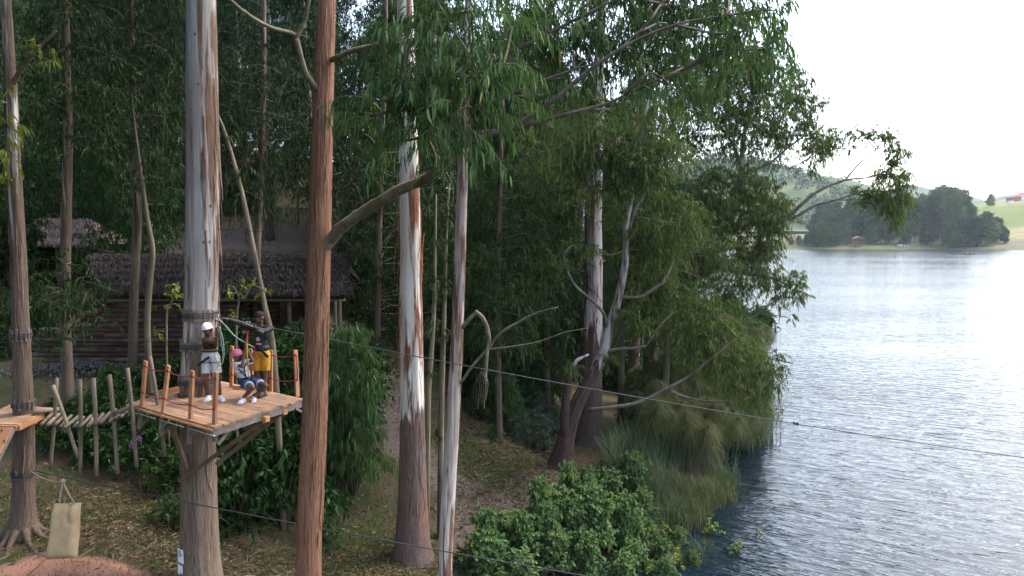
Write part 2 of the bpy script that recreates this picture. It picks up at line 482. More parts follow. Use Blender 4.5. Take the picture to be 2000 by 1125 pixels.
def mat_hillside(name, a, b, c, scale):
    m = NT(name); v = m.obj()
    f = m.noise(v, scale, 5, .6); g = m.noise(v, scale * 6, 5, .7); h = m.noise(m.map(v, (.25, 1.4, 1)), scale * 1.8, 3)
    k = m.mix(m.ramp(f, [(.42, 0.0), (.56, 1.0)]), a, b)
    k = m.mix(m.ramp(h, [(.54, 0.0), (.6, 1.0)]), k, c)
    k = m.mix(m.math('MULTIPLY', m.ramp(g, [(.4, 0.0), (.75, 1.0)]), .45), k, tuple(q * .5 for q in a))
    return m.surf(k, .95, None, .1)
def mat_thatch(name, a, b):
    m = NT(name); rnd = m.n('ShaderNodeNewGeometry').outputs['Random Per Island']
    f = m.noise(m.obj(), 1.5, 4)
    c = m.ramp(m.math('ADD', m.math('MULTIPLY', rnd, .7), m.math('MULTIPLY', f, .3)), [(.15, b), (.6, a), (.92, tuple(min(1, q * 1.7) for q in a))])
    return m.surf(c, .95, None, .1)

MT = {}
MT['ground'] = mat_ground()
MT['water'] = mat_water()
EUC = [(.022, .042, .024), (.035, .068, .034), (.055, .095, .05), (.10, .115, .045)]
MT['leaf_near'] = mat_leaf('eucalyptus_leaf_near', [(.032, .066, .020), (.06, .114, .034), (.098, .16, .05), (.16, .2, .055)], .25, .05, .9, (.006, (.2, .13, .05)))  # tones lightened for foliage lit from the lake side
MT['leaf_shore'] = mat_leaf('eucalyptus_leaf_shore', [(.031, .06, .015), (.06, .106, .024), (.104, .144, .036), (.16, .168, .044)], .25, .04, .7, (.05, (.20, .13, .06)))  # also lightened: lake-side light is put into the leaf colour
MT['leaf_forest'] = mat_leaf('eucalyptus_leaf_forest', [(.009, .019, .007), (.015, .032, .011), (.026, .050, .017), (.05, .067, .019)], .2, .025, .35)  # eucalyptus leaf in darker tones, painting the shade of the wood behind
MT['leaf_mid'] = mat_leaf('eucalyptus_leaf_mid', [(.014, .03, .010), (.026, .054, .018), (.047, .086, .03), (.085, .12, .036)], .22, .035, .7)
MT['leaf_bright'] = mat_leaf('young_leaf_bright', [(.026, .056, .017), (.045, .09, .028), (.07, .125, .039), (.115, .155, .043)], .3, .05, 1.2)
MT['leaf_yellow'] = mat_leaf('yellow_green_leaf', [(.08, .11, .02), (.14, .17, .025), (.22, .22, .03)], .3, .05, 1.0)
MT['leaf_bush'] = mat_leaf('bush_leaf', [(.009, .024, .006), (.016, .040, .010), (.029, .064, .017), (.056, .094, .022)], .22, .035, .8)
MT['leaf_grey'] = mat_leaf('grey_green_leaf', [(.035, .06, .042), (.055, .095, .06), (.09, .13, .085)], .2, .07, .8)
MT['leaf_mallow'] = mat_leaf('lobed_leaf', [(.06, .105, .038), (.095, .157, .06), (.135, .205, .085), (.18, .235, .085)], .35, .012, 1.1, (.004, (.5, .4, .04)))
MT['leaf_yel2'] = mat_leaf('yellowing_leaf', [(.07, .12, .03), (.13, .17, .035), (.30, .29, .04)], .3, .05, 1.0)
MT['reed'] = mat_leaf('reed_blade', [(.05, .085, .045), (.075, .115, .06), (.115, .145, .07)], .2, .06, .8, (.1, (.2, .16, .08)))
MT['papyrus'] = mat_leaf('papyrus_ray', [(.06, .08, .03), (.10, .11, .045), (.155, .135, .075)], .2, .04, .6)
MT['grass'] = mat_leaf('grass_blade', [(.045, .07, .02), (.08, .105, .03), (.14, .14, .05)], .25, .04, .6, (.15, (.22, .17, .08)))
MT['litter'] = mat_leaf('dry_leaf', [(.06, .037, .024), (.13, .085, .055), (.24, .175, .125)], .05, .04, 2.0)
MT['far_leaf'] = mat_leaf('far_tree_leaf', [(.024, .048, .02), (.045, .08, .032), (.075, .115, .045), (.12, .14, .05)], .2, .02, .05, None, .45, .75)
MT['twig'] = mat_plain('twig_bark', (.11, .085, .05), (.06, .045, .03), 20, .9, 0)
def mat_limb(name, a, b, c):
    m = NT(name); v = m.obj(); n1 = m.noise(v, 5, 6, .65, .6); n2 = m.noise(v, 22, 5, .7); n3 = m.noise(v, 1.6, 4)
    k = m.mix(m.ramp(n1, [(.4, 0.0), (.62, 1.0)]), a, b)
    k = m.mix(m.math('MULTIPLY', m.ramp(n3, [(.45, 0.0), (.62, 1.0)]), .7), k, c)
    k = m.mix(m.math('MULTIPLY', m.ramp(n2, [(.5, 0.0), (.75, 1.0)]), .6), k, tuple(q * .4 for q in b))
    return m.surf(k, .85, m.bump(n2, .4, .02), .2)
MT['limb'] = mat_limb('limb_bark', (.24, .2, .14), (.12, .095, .055), (.085, .085, .033))
MT['limb_grey'] = mat_limb('limb_bark_grey', (.21, .185, .15), (.12, .10, .075), (.09, .058, .04))
MT['thatch'] = mat_thatch('thatch_grey', (.028, .023, .021), (.007, .006, .006))
MT['thatch2'] = mat_thatch('thatch_pale', (.19, .15, .14), (.07, .055, .05))
MT['wood_orange'] = mat_wood('timber_orange', (.58, .28, .13), (.46, .2, .088), 2, 1, .65, 10)
MT['wood_deck'] = mat_wood('timber_deck', (.40, .235, .135), (.26, .148, .085), None, 1, .75, 7)
MT['wood_grey'] = mat_wood('timber_weathered', (.25, .2, .165), (.14, .105, .085), None, 1, .85, 9)
MT['wood_brown'] = mat_wood('timber_brown', (.19, .125, .08), (.10, .065, .045), None, 1, .85, 9)
MT['pole'] = mat_wood('peeled_pole', (.22, .18, .125), (.13, .10, .07), 2, 1, .85, 16)
MT['log'] = mat_wood('wall_log', (.095, .05, .032), (.045, .026, .018), 0, .6, .85, 12)
MT['cable'] = mat_plain('steel_cable', (.05, .05, .052), (.03, .03, .03), 30, .7, 0, .3, 0)
MT['steel'] = mat_plain('steel_bright', (.5, .5, .5), (.35, .35, .35), 30, .35, 0, .5, .9)
MT['rope_red'] = mat_plain('rope_red', (.32, .03, .04), (.18, .02, .025), 60, .8, .2)
MT['rope_green'] = mat_plain('rope_green', (.25, .34, .30), (.15, .22, .2), 60, .8, .2)
MT['rope_pale'] = mat_plain('rope_pale', (.42, .36, .27), (.26, .22, .16), 60, .9, .2)
# ------------------------------------------------------------------ ground, lake, far shore, hills
def axis(parts):
    out = []
    for a, b, n in parts: out += list(np.linspace(a, b, n, endpoint=False))
    return np.array(out + [parts[-1][1]])
def grid_mesh(xs, ys):
    X, Y = np.meshgrid(xs, ys)
    n, m = X.shape
    i, j = np.meshgrid(np.arange(n - 1), np.arange(m - 1), indexing='ij')
    a = i * m + j
    T = np.concatenate([np.stack([a, a + 1, a + m + 1], -1).reshape(-1, 3), np.stack([a, a + m + 1, a + m], -1).reshape(-1, 3)])
    return X.ravel(), Y.ravel(), T
xs = axis([(-600, -80, 14), (-80, -28, 26), (-28, 16, 176), (16, 60, 44), (60, 3000, 30)])
ys = axis([(-60, 8, 20), (8, 40, 130), (40, 110, 90), (110, 3200, 40)])
X, Y, T = grid_mesh(xs, ys)
Z = np.where((X > 300) | (Y > 170), -9.0, height(X, Y))
near = (X > -28) & (X < 16) & (Y > 8) & (Y < 40)
jit = np.array([mnoise.noise((x * 1.7, y * 1.7, 0)) for x, y in zip(X[near], Y[near])])
Z[near] += .06 * jit
ground = part('ground', (np.stack([X, Y, Z], -1), T), MT['ground'], None, True, 'structure')
def line_dist(P, line):
    d = np.full(len(P), 1e9)
    for a, b in zip(line[:-1], line[1:]):
        a, b = np.array(a), np.array(b); ab = b - a
        t = np.clip(((P - a) @ ab) / (ab @ ab), 0, 1)
        d = np.minimum(d, np.linalg.norm(P - a - t[:, None] * ab, axis=1))
    return d
PATH = [tuple(ground_hit(*p)[:2]) for p in ((735, 705), (752, 760), (770, 850), (855, 935), (920, 975), (1000, 985), (1075, 925))]
PATH2 = [PATH[4], tuple(ground_hit(925, 1060)[:2]), (-1.2, 14.2)]
SLOPE = [tuple(ground_hit(*p)[:2]) for p in ((330, 478), (420, 470), (540, 455), (640, 445))]
P2 = np.stack([X, Y], -1)
path_m = np.clip(1.25 - np.minimum(line_dist(P2, PATH), line_dist(P2, PATH2)) / .9, 0, 1)
slope_m = np.clip(1.3 - line_dist(P2, SLOPE) / 3.2, 0, 1)
clear_m = np.clip(1.4 - np.hypot((X + 9.6) / 2.2, (Y - 12.4) / 2.0), 0, 1)
RC = ground_hit(170, 1122)
red_m = np.clip(1.35 - np.hypot((X - RC[0]) / 2.1, (Y - RC[1]) / .75), 0, 1)
grass_m = np.clip(1.2 - np.hypot((X + .3) / 2.2, (Y - 23.6) / 2.6), 0, 1) + np.clip(1.1 - np.hypot((X + 4) / 1.6, (Y - 18) / 1.8), 0, 1)
cov = np.zeros((len(X), 4), np.float32)
cov[:, 0] = np.clip(np.maximum.reduce([path_m, slope_m, clear_m]), 0, 1); cov[:, 1] = red_m; cov[:, 2] = np.clip(grass_m, 0, 1); cov[:, 3] = np.clip((inland(X, Y) - .6) / 2.2, 0, 1)
ca = ground.data.color_attributes.new('cover', 'FLOAT_COLOR', 'POINT')
ca.data.foreach_set('color', cov.ravel())

lx, ly, lt = grid_mesh(axis([(-40, 3000, 20)]), axis([(-60, 3200, 20)]))
lake = part('lake', (np.stack([lx, ly, np.zeros_like(lx)], -1), lt), MT['water'], None, True, 'structure')

# far shore: a low wooded point, a grassy hill on the right, wooded hills and a blue range behind
def shore_pts(px, py=486): return on_z(px, py, 0)
MT['far_grass'] = mat_hillside('far_grass', (.11, .14, .04), (.18, .17, .065), (.23, .2, .11), .012)
MT['far_bank'] = mat_hillside('far_bank', (.07, .085, .035), (.11, .1, .055), (.14, .12, .08), .05)
MT['far_wood'] = mat_hillside('far_wood', (.035, .055, .022), (.065, .09, .035), (.11, .12, .05), .008)
def terrain(name, x0, x1, y0, y1, fn, mat, nx=90, ny=60):
    x, y, t = grid_mesh(np.linspace(x0, x1, nx), np.linspace(y0, y1, ny))
    return part(name, (np.stack([x, y, fn(x, y)], -1), t), mat, None, True, 'structure')
def hump(x, y, cx, cy, rx, ry, h, p=2.0):
    return h * np.exp(-(np.abs((x - cx) / rx) ** p + np.abs((y - cy) / ry) ** p))
def fn_point(x, y):                                     # the wooded point
    edge = 408 + 12 * np.sin(x * .013 + 1) + 5 * np.sin(x * .06) - .10 * (x - 200)
    edge = np.where(x > 290, edge + (x - 290) * .28, edge)
    z = np.clip((y - edge) * .16, -3, 4.5) + np.clip((y - edge - 24) * .03, 0, 5)
    return z + .4 * np.sin(x * .11) * np.sin(y * .09)
POINT_EDGE = lambda x: 408 + 12 * math.sin(x * .013 + 1) + 5 * math.sin(x * .06) - .10 * (x - 200) + (max(0, x - 290) * .28)
terrain('far_shore', 120, 760, 360, 560, fn_point, MT['far_bank'], 160, 60)
def fn_right(x, y):                                     # the grassy hill with the house
    return hump(x, y, 500, 590, 175, 120, 47, 2.4) + 2.0 * np.sin(x * .04) * np.sin(y * .035) - 3
terrain('grassy_hill', 220, 900, 430, 800, fn_right, MT['far_grass'], 120, 70)
def fn_left(x, y):
    return hump(x, y, 300, 980, 230, 210, 105, 2) + hump(x, y, 420, 900, 260, 120, 18, 2) + 7 * np.sin(x * .03) * np.sin(y * .021 + 1) - 6
terrain('wooded_hill', -600, 1100, 690, 1300, fn_left, MT['far_wood'], 150, 60)
def fn_range(x, y):
    r = hump(x, y, 1050, 1900, 420, 220, 100) + hump(x, y, 1700, 2000, 500, 220, 115) + hump(x, y, 300, 2000, 500, 200, 110)
    return r * (1 + .12 * np.sin(x * .013) + .06 * np.sin(x * .041)) - 8
terrain('distant_range', -800, 2600, 1600, 2400, fn_range, MT['far_wood'], 140, 30)

# air
hz = NT('haze_air')
pv = hz.n('ShaderNodeVolumePrincipled')
pv.inputs['Color'].default_value = (.78, .88, 1.0, 1)
pv.inputs['Density'].default_value = 0.0001
pv.inputs['Anisotropy'].default_value = 0.4
hz.l(pv.outputs[0], hz.out.inputs['Volume'])
HAZE = part('haze', box((1100, 1550, 75), (1930, 0, 0), (0, 1670, 0), (0, 0, 90)), hz.m, None, False, 'stuff')
tag(HAZE, 'pale bluish haze over the lake and far hills', 'haze')
HAZE.display_type = 'WIRE'
# ------------------------------------------------------------------ trees
def px_line(L):           # (px, py, depth, radius) -> [(world, r)]
    return [(at(a, b, d), r) for a, b, d, r in L]
def px_clumps(L):         # (px, py, depth, radius[, vertical factor])
    return [(at(q[0], q[1], q[2]), (q[3], q[3], q[3] * (q[4] if len(q) > 4 else 1.0))) for q in L]
def spread_clumps(poly, n, d0, d1, r0, r1, seed, vert=1.1):
    """clumps filling an outline at real depths d0..d1"""
    r = np.random.default_rng(seed); poly = np.array(poly, float); out = []
    lo, hi = poly.min(0), poly.max(0)
    best = []
    while len(out) < n:
        c = None; bd = -1
        for _ in range(12):
            q = r.uniform(lo, hi); ins = False; j = len(poly) - 1
            for i in range(len(poly)):
                if (poly[i][1] > q[1]) != (poly[j][1] > q[1]) and q[0] < (poly[j][0] - poly[i][0]) * (q[1] - poly[i][1]) / (poly[j][1] - poly[i][1]) + poly[i][0]: ins = not ins
                j = i
            if not ins: continue
            dd = min([np.hypot(*(q - b)) for b in best[-60:]], default=1e9)
            if dd > bd: bd, c = dd, q
        if c is None: continue
        best.append(c)
        rad = r.uniform(r0, r1)
        out.append((at(c[0], c[1], r.uniform(d0, d1)), (rad, rad, rad * vert)))
    return out
TREE_SEED = [0]
def tree(name, label, trunk, limbs, clumps, bark, leaf, group=None, limb_mat='limb', fol=None, sides=20, nring=60, rough=.03, flare=True, cat='tree', feeder=.03, bark_limbs=0):
    """trunk/limbs: [(point, radius)...]; the crown hangs on branches that leave trunk and limbs"""
    TREE_SEED[0] += 1; sd_ = TREE_SEED[0]
    base = np.asarray(trunk[0][0], float)
    t = thing(name, label, cat, base, group)
    A = np.array([np.r_[np.asarray(p, float), r] for p, r in trunk])
    S = smooth_line(A, nring)
    if flare:
        S[:, 3] *= 1 + .45 * np.exp(-(S[:, 2] - S[0, 2]) / .45)
    part('trunk', tube(S[:, :3], S[:, 3], sides, rough, True, sd_), bark, t, True)
    skel = [S[:, :3]]
    for i, L in enumerate(limbs):
        part('branch', limb_to(L, 9, max(10, 5 * len(L)), .05, sd_ * 7 + i), bark if i < bark_limbs else MT[limb_mat], t, True)
        B = np.array([p for p, r in L]); skel.append(smooth_line(B, 14))
    if clumps:
        sk = np.vstack(skel)
        part('branches', feeders(sk, clumps, np.random.default_rng(sd_), feeder), MT[limb_mat], t, True, 'stuff')
        f = dict(dens=26, nleaf=12, ll=.2, lw=.03); f.update(fol or {})
        part('crown', clump_foliage(clumps, r=np.random.default_rng(sd_ + 50), **f), [leaf, MT['twig']], t)
    return t
def high_crown(base_top, h0, h1, rad, n, seed):  # crown above the view; most spread wide to shade the lodge zone
    """clumps of a crown round a straight upper stem"""
    r = np.random.default_rng(seed); out = []
    for i in range(n):
        f = (i + .5) / n; z = h0 + (h1 - h0) * f
        R = rad * (1 - .75 * f) * r.uniform(.45, 1.0); a = i * 2.4 + r.uniform(-.5, .5)
        out.append((np.array([base_top[0] + R * math.cos(a), base_top[1] + R * math.sin(a), z]), r.uniform(.9, 1.5)))
    return out
HIGH = dict(dens=24, nleaf=10, ll=.34, lw=.065, detail=1, twig=False)

# ---- the two platform trees and the tall stems between them and the lake
B_T2 = mat_bark('bark_platform_tree', (.31, .295, .275), (.25, .215, .19), (.18, .11, .072), (.20, .155, .118), (.115, .085, .063), 5.3, 1.1, .79, .45, .6)
B_T3 = mat_bark('bark_red', (.22, .10, .06), (.19, .13, .10), (.21, .075, .036), (.28, .155, .095), (.17, .078, .042), 40, 2, .5, 0, .9)
B_T4 = mat_bark('bark_cream', (.58, .56, .5), (.46, .42, .36), (.25, .10, .055), (.17, .12, .10), (.09, .065, .055), 4.2, .5, .60, .35, .8)
B_T5 = mat_bark('bark_streaked', (.40, .36, .32), (.30, .23, .19), (.19, .10, .065), (.20, .15, .12), (.12, .085, .065), -99, 1, .52, 0, .6)
B_T1 = mat_bark('bark_grey_brown', (.40, .385, .36), (.25, .2, .16), (.15, .10, .07), (.16, .115, .09), (.09, .065, .05), 6.6, 1.6, .6, .4, .7, .12)
B_T6 = mat_bark('bark_white_red', (.46, .44, .43), (.36, .29, .27), (.15, .07, .052), (.105, .08, .068), (.06, .045, .04), 4.6, .7, .53, -.25, .6)
B_DARK = mat_bark('bark_dark', (.16, .13, .1), (.12, .09, .07), (.1, .06, .04), (.12, .09, .07), (.07, .05, .04), 3, 2, .5, 0, .8, .2)
B_SLIM = mat_bark('bark_slim', (.15, .13, .09), (.11, .09, .06), (.09, .065, .045), (.13, .10, .07), (.085, .06, .042), 2, 1, .6, 0, .5, .35)

g2 = gpt(*at(389, 1100, 14.45)[:2], -.15)
T2C = at(386, 770, 14.45)                                # where the trunk passes the deck
trunk2 = [(np.array([at(389, 1100, 14.45)[0], 14.45, g2[2]]), .40), (at(389, 1000, 14.45), .372), (at(387, 880, 14.45), .36), (at(386, 770, 14.45), .345), (at(393, 560, 14.45), .33), (at(396, 300, 14.45), .315), (at(393, 0, 14.45), .285), (at(388, -500, 14.5), .2), (at(392, -1250, 14.6), .05)]
tree('eucalyptus_tree', 'thick pale eucalyptus trunk with peeling bark rising through the timber platform', trunk2, [px_line([(392, -420, 14.5, .12), (330, -620, 14.2, .08), (250, -760, 14, .03)]), px_line([(392, -480, 14.5, .12), (480, -640, 14.8, .08), (560, -800, 15, .03)])],
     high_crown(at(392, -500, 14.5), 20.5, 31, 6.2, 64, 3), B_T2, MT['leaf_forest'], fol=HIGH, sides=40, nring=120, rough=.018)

g3 = gpt(*at(603, 1125, 12.3)[:2], -.1)
trunk3 = [(np.array([at(601, 1125, 12.3)[0], 12.3, g3[2]]), .27), (at(604, 1080, 12.3), .232), (at(613, 860, 12.3), .222), (at(622, 560, 12.3), .205), (at(628, 330, 12.3), .185), (at(634, 120, 12.3), .162), (at(638, 0, 12.3), .148), (at(646, -450, 12.3), .10), (at(650, -1100, 12.3), .03)]
L3 = [px_line([(620, 506, 12.3, .08), (640, 476, 12.22, .105), (660, 452, 12.05, .10), (700, 420, 11.7, .095), (780, 372, 11.2, .085), (838, 345, 10.8, .075), (885, 305, 10.4, .05), (925, 250, 10.1, .03), (950, 180, 9.9, .015)]),
      px_line([(800, 362, 11.1, .04), (850, 320, 10.7, .03), (830, 260, 10.4, .02), (800, 200, 10.2, .012)]),
      px_line([(648, 117, 12.2, .05), (690, 98, 11.8, .042), (738, 86, 11.4, .036), (800, 50, 11, .03), (850, 10, 10.6, .02), (890, -60, 10.4, .012)]),
      px_line([(628, 185, 12.25, .06), (596, 140, 12.0, .05), (580, 80, 11.8, .045), (572, 66, 11.8, .04), (520, 50, 11.5, .032), (455, 5, 11.2, .028), (400, -60, 11, .018)]),
      px_line([(578, 76, 11.8, .036), (596, 40, 11.7, .03), (604, 0, 11.6, .028), (620, -60, 11.6, .02)])]
C3 = px_clumps([(a, b - 38, c, e) for a, b, c, e in [(740, 235, 10.3, .50), (770, 265, 10.2, .45), (725, 190, 10.4, .38), (800, 225, 10.0, .5), (845, 235, 9.9, .52), (890, 255, 9.8, .5), (930, 275, 9.9, .42), (880, 175, 9.8, .5), (930, 190, 9.8, .5),
    (965, 145, 9.7, .45), (975, 215, 9.9, .42), (830, 130, 10.2, .5), (785, 140, 10.3, .4), (880, 90, 10.0, .5), (930, 60, 10.1, .5), (850, 40, 10.3, .5), (900, 10, 10.3, .5), (960, 20, 10.4, .5), (810, 80, 10.6, .38), (760, 315, 10.6, .35), (820, 300, 10.3, .4), (700, 255, 10.8, .3), (780, 185, 10.2, .4), (1000, 90, 10.3, .4)]])
tree('red_bark_tree', 'straight reddish brown trunk with one heavy limb, right of the platform', trunk3, L3, C3 + high_crown(at(646, -450, 12.3), 19, 25, 2.2, 8, 5), B_T3, MT['leaf_near'], fol=dict(dens=56, nleaf=16, ll=.24, lw=.028, spray=1.45, hang=1.15, rand=.27, droop=.42, up=.1), sides=32, nring=110, rough=.022)

g4 = ground_hit(806, 1092)
d4 = g4[1]
trunk4 = [(g4 - [0, 0, .15], .46), (at(806, 1000, d4), .40), (at(806, 900, d4), .355), (at(805, 790, d4), .325), (at(803, 600, d4), .295), (at(801, 400, d4), .265), (at(795, 150, d4), .225), (at(791, 0, d4), .20), (at(788, -400, d4), .13), (at(790, -900, d4), .04)]
tree('cream_bark_tree', 'tall cream-white trunk shedding red bark ribbons above a rough brown base', trunk4, [px_line([(789, -260, d4, .09), (850, -330, d4 - .3, .06), (930, -380, d4 - .6, .02)])], high_crown(at(788, -400, d4), 22, 33, 5.5, 50, 8), B_T4, MT['leaf_forest'], fol=HIGH, sides=36, nring=110, rough=.02)

d5 = 15.9
b5 = gpt(*at(866, 1125, d5)[:2], -.1)
trunk5 = [(np.array([at(866, 1130, d5)[0], d5, b5[2]]), .20), (at(870, 1080, d5), .168), (at(881, 880, d5), .16), (at(893, 650, d5), .142), (at(901, 420, d5), .125), (at(906, 250, d5), .115), (at(909, 160, d5), .105), (at(918, -60, d5), .08), (at(925, -420, d5), .03)]
L5 = [px_line([(907, 285, d5, .06), (960, 262, 15.2, .055), (1030, 243, 14.8, .05), (1110, 222, 14.5, .042), (1190, 200, 14.2, .03), (1260, 165, 14, .018), (1330, 140, 13.8, .01)]),
      px_line([(908, 262, d5, .065), (975, 255, 15.1, .06), (1045, 222, 14.6, .055), (1100, 180, 14.3, .048), (1160, 130, 14, .04), (1240, 80, 13.7, .03), (1330, 45, 13.5, .02), (1420, 30, 13.3, .012)]),
      px_line([(909, 215, d5, .05), (985, 190, 15.2, .042), (1040, 165, 14.8, .036), (1110, 140, 14.5, .03), (1190, 110, 14.2, .02), (1270, 40, 14, .012)]),
      px_line([(910, 150, d5, .05), (1000, 100, 15.3, .04), (1120, 40, 14.8, .03), (1220, -10, 14.4, .02)])]
C5 = spread_clumps([(1010, -40), (1010, 90), (1080, 120), (1200, 130), (1330, 150), (1360, 60), (1450, 30), (1450, -40)], 36, 14.8, 17, .45, .72, 21) \
   + px_clumps([(1440, 40, 13.2, .5), (1490, 50, 13.1, .5), (1500, 95, 13.1, .45), (1470, 110, 13.2, .45), (1430, 100, 13.3, .42), (1515, 20, 13.1, .45), (1400, 20, 13.4, .5), (1380, 75, 13.5, .4), (1330, 190, 13.7, .45), (1290, 185, 14.2, .45), (1110, 195, 16, .5), (1060, 200, 16.5, .5), (1010, 150, 16.2, .45), (1180, 215, 16, .5)])
tree('streaked_bark_tree', 'slender brown and white streaked trunk whose long limbs reach right above the shore', trunk5, L5, C5, B_T5, MT['leaf_near'], limb_mat='limb_grey', fol=dict(dens=54, nleaf=17, ll=.24, lw=.03, spray=1.6, hang=1.15, rand=.28, droop=.45, up=.1), sides=24, nring=90, rough=.03)

d1 = 14.6
b1 = ground_hit(44, 1050)
d1 = b1[1]
trunk1 = [(b1 - [0, 0, .15], .29), (at(45, 980, d1), .225), (at(47, 850, d1), .20), (at(42, 690, d1), .175), (at(36, 500, d1), .155), (at(27, 320, d1), .135), (at(20, 160, d1), .118), (at(11, 0, d1), .10), (at(-10, -400, d1), .07), (at(-20, -800, d1), .02)]
tree('leaning_platform_tree', 'slim grey-brown trunk at the left edge carrying the small orange platform', trunk1, [px_line([(20, 170, d1, .06), (60, 110, d1 - .3, .04), (110, 60, d1 - .5, .02)])],
     px_clumps([(15, 240, d1 - .3, .45), (25, 300, d1 - .35, .4), (5, 200, d1 - .3, .35), (20, 350, d1 - .3, .25), (75, 90, d1 - .5, .35), (100, 120, d1 - .5, .3)]) + high_crown(at(-10, -300, d1), 19.5, 27, 4.5, 34, 14), B_T1, MT['leaf_yellow'], fol=dict(dens=34, nleaf=11, ll=.2, lw=.03), sides=28, nring=90, rough=.03)
# buttress roots of that tree
r_ = np.random.default_rng(4)
rt = [o for o in COL.objects if o.name.startswith('leaning_platform_tree')][0]
for k in range(6):
    a = -2.6 + k * .62
    pts = [(b1 + [.22 * math.cos(a), .22 * math.sin(a), .28], .10)]
    for q in (.55, .95, 1.5):
        p = b1 + np.array([q * math.cos(a + .25 * q * r_.normal()), q * math.sin(a), 0]); p[2] = height(p[0], p[1]) + .02 - .04 * q
        pts.append((p, .09 / (1 + q)))
    part('root', limb_to(pts, 7, 14, .06, k), B_T1, rt, True)

# ---- shoreline trees
b7 = ground_hit(1092, 912)
d7 = b7[1]
trunk7 = [(b7 - [0, 0, .2], .42), (at(1105, 860, d7), .30), (at(1122, 800, d7), .26), (at(1150, 745, d7), .225), (at(1178, 690, d7), .19), (at(1190, 640, d7), .165), (at(1207, 585, d7), .145), (at(1222, 510, d7), .12), (at(1222, 450, d7), .10), (at(1232, 390, d7 + .2), .085), (at(1240, 330, d7 + .2), .07), (at(1255, 260, d7), .05), (at(1270, 170, d7), .02)]
L7 = [px_line([(1108, 868, d7, .2), (1103, 820, d7 - .25, .18), (1106, 770, d7 - .35, .15), (1114, 728, d7 - .4, .11), (1126, 705, d7 - .4, .07), (1150, 692, d7 - .3, .03)]),
      px_line([(1188, 650, d7, .07), (1180, 615, d7 - .2, .06), (1160, 590, d7 - .4, .055), (1125, 560, d7 - .6, .05), (1108, 530, d7 - .7, .04), (1100, 500, d7 - .8, .04)]),
      px_line([(1212, 580, d7, .07), (1250, 580, d7 - .2, .06), (1280, 562, d7 - .3, .05), (1300, 548, d7 - .4, .035)]),
      px_line([(1150, 800, d7, .07), (1200, 795, d7 - .5, .065), (1250, 785, d7 - .8, .06), (1300, 760, d7 - 1, .055), (1340, 738, d7 - 1.1, .045), (1390, 700, d7 - 1.2, .04), (1440, 660, d7 - 1.2, .02)]),
      px_line([(1310, 765, d7 - 1, .05), (1350, 778, d7 - 1, .045), (1400, 785, d7 - 1, .035), (1450, 780, d7 - 1, .03), (1490, 770, d7 - 1, .022), (1530, 745, d7 - 1, .012), (1545, 715, d7 - 1, .007), (1560, 690, d7 - 1, .004)]),
      px_line([(1180, 690, d7, .07), (1205, 682, d7 - .3, .06), (1235, 680, d7 - .5, .05), (1262, 676, d7 - .6, .04)]),
      px_line([(1222, 470, d7, .06), (1245, 400, d7 + .2, .05), (1290, 330, d7 + .3, .035), (1330, 280, d7 + .3, .02)])]
C7 = px_clumps([(1225, 620, d7 - .3, .5), (1250, 640, d7 - .4, .45), (1115, 720, d7 - .5, .38), (1190, 700, d7 - .2, .3), (1240, 560, d7 + .2, .4),
    (1360, 640, d7 - .4, .8), (1330, 600, d7, .75), (1390, 610, d7 - .2, .8), (1410, 660, d7 - .6, .8), (1390, 700, d7 - .8, .75), (1430, 720, d7 - .9, .75), (1350, 690, d7 - .5, .65), (1455, 690, d7 - .9, .65), (1470, 740, d7 - 1, .65), (1500, 700, d7 - 1, .55), (1512, 735, d7 - 1, .5), (1480, 780, d7 - 1, .5), (1440, 770, d7 - 1, .55), (1500, 770, d7 - 1, .32),
    (1260, 480, d7 + .4, .6), (1300, 440, d7 + .5, .7), (1210, 330, d7 + .3, .7), (1260, 300, d7 + .3, .8), (1310, 300, d7 + .4, .8), (1250, 250, d7 + .2, .75), (1300, 230, d7 + .2, .75), (1160, 490, d7 - .3, .4), (1120, 480, d7 - .6, .4), (1100, 520, d7 - .8, .4)]) \
   + spread_clumps([(1175, 260), (1175, 400), (1225, 520), (1300, 560), (1350, 450), (1320, 280)], 20, d7 - .6, d7 + 1.0, .5, .75, 81) + spread_clumps([(1120, 200), (1110, 330), (1150, 340), (1190, 260), (1170, 190)], 8, d7 - .5, d7 + 1, .5, .7, 82)
B_T7 = mat_bark('bark_leaning', (.36, .33, .31), (.27, .22, .2), (.15, .08, .06), (.095, .06, .05), (.05, .034, .029), 4.0, .8, .58, 0, 1.0)
tree('leaning_shore_tree', 'crooked reddish tree leaning from the bank beside the round-leaved shrub', trunk7, L7, C7, B_T7, MT['leaf_shore'], limb_mat='limb_grey', fol=dict(dens=125, nleaf=13, ll=.19, lw=.028, spray=1.0), sides=24, nring=90, rough=.06, bark_limbs=1)

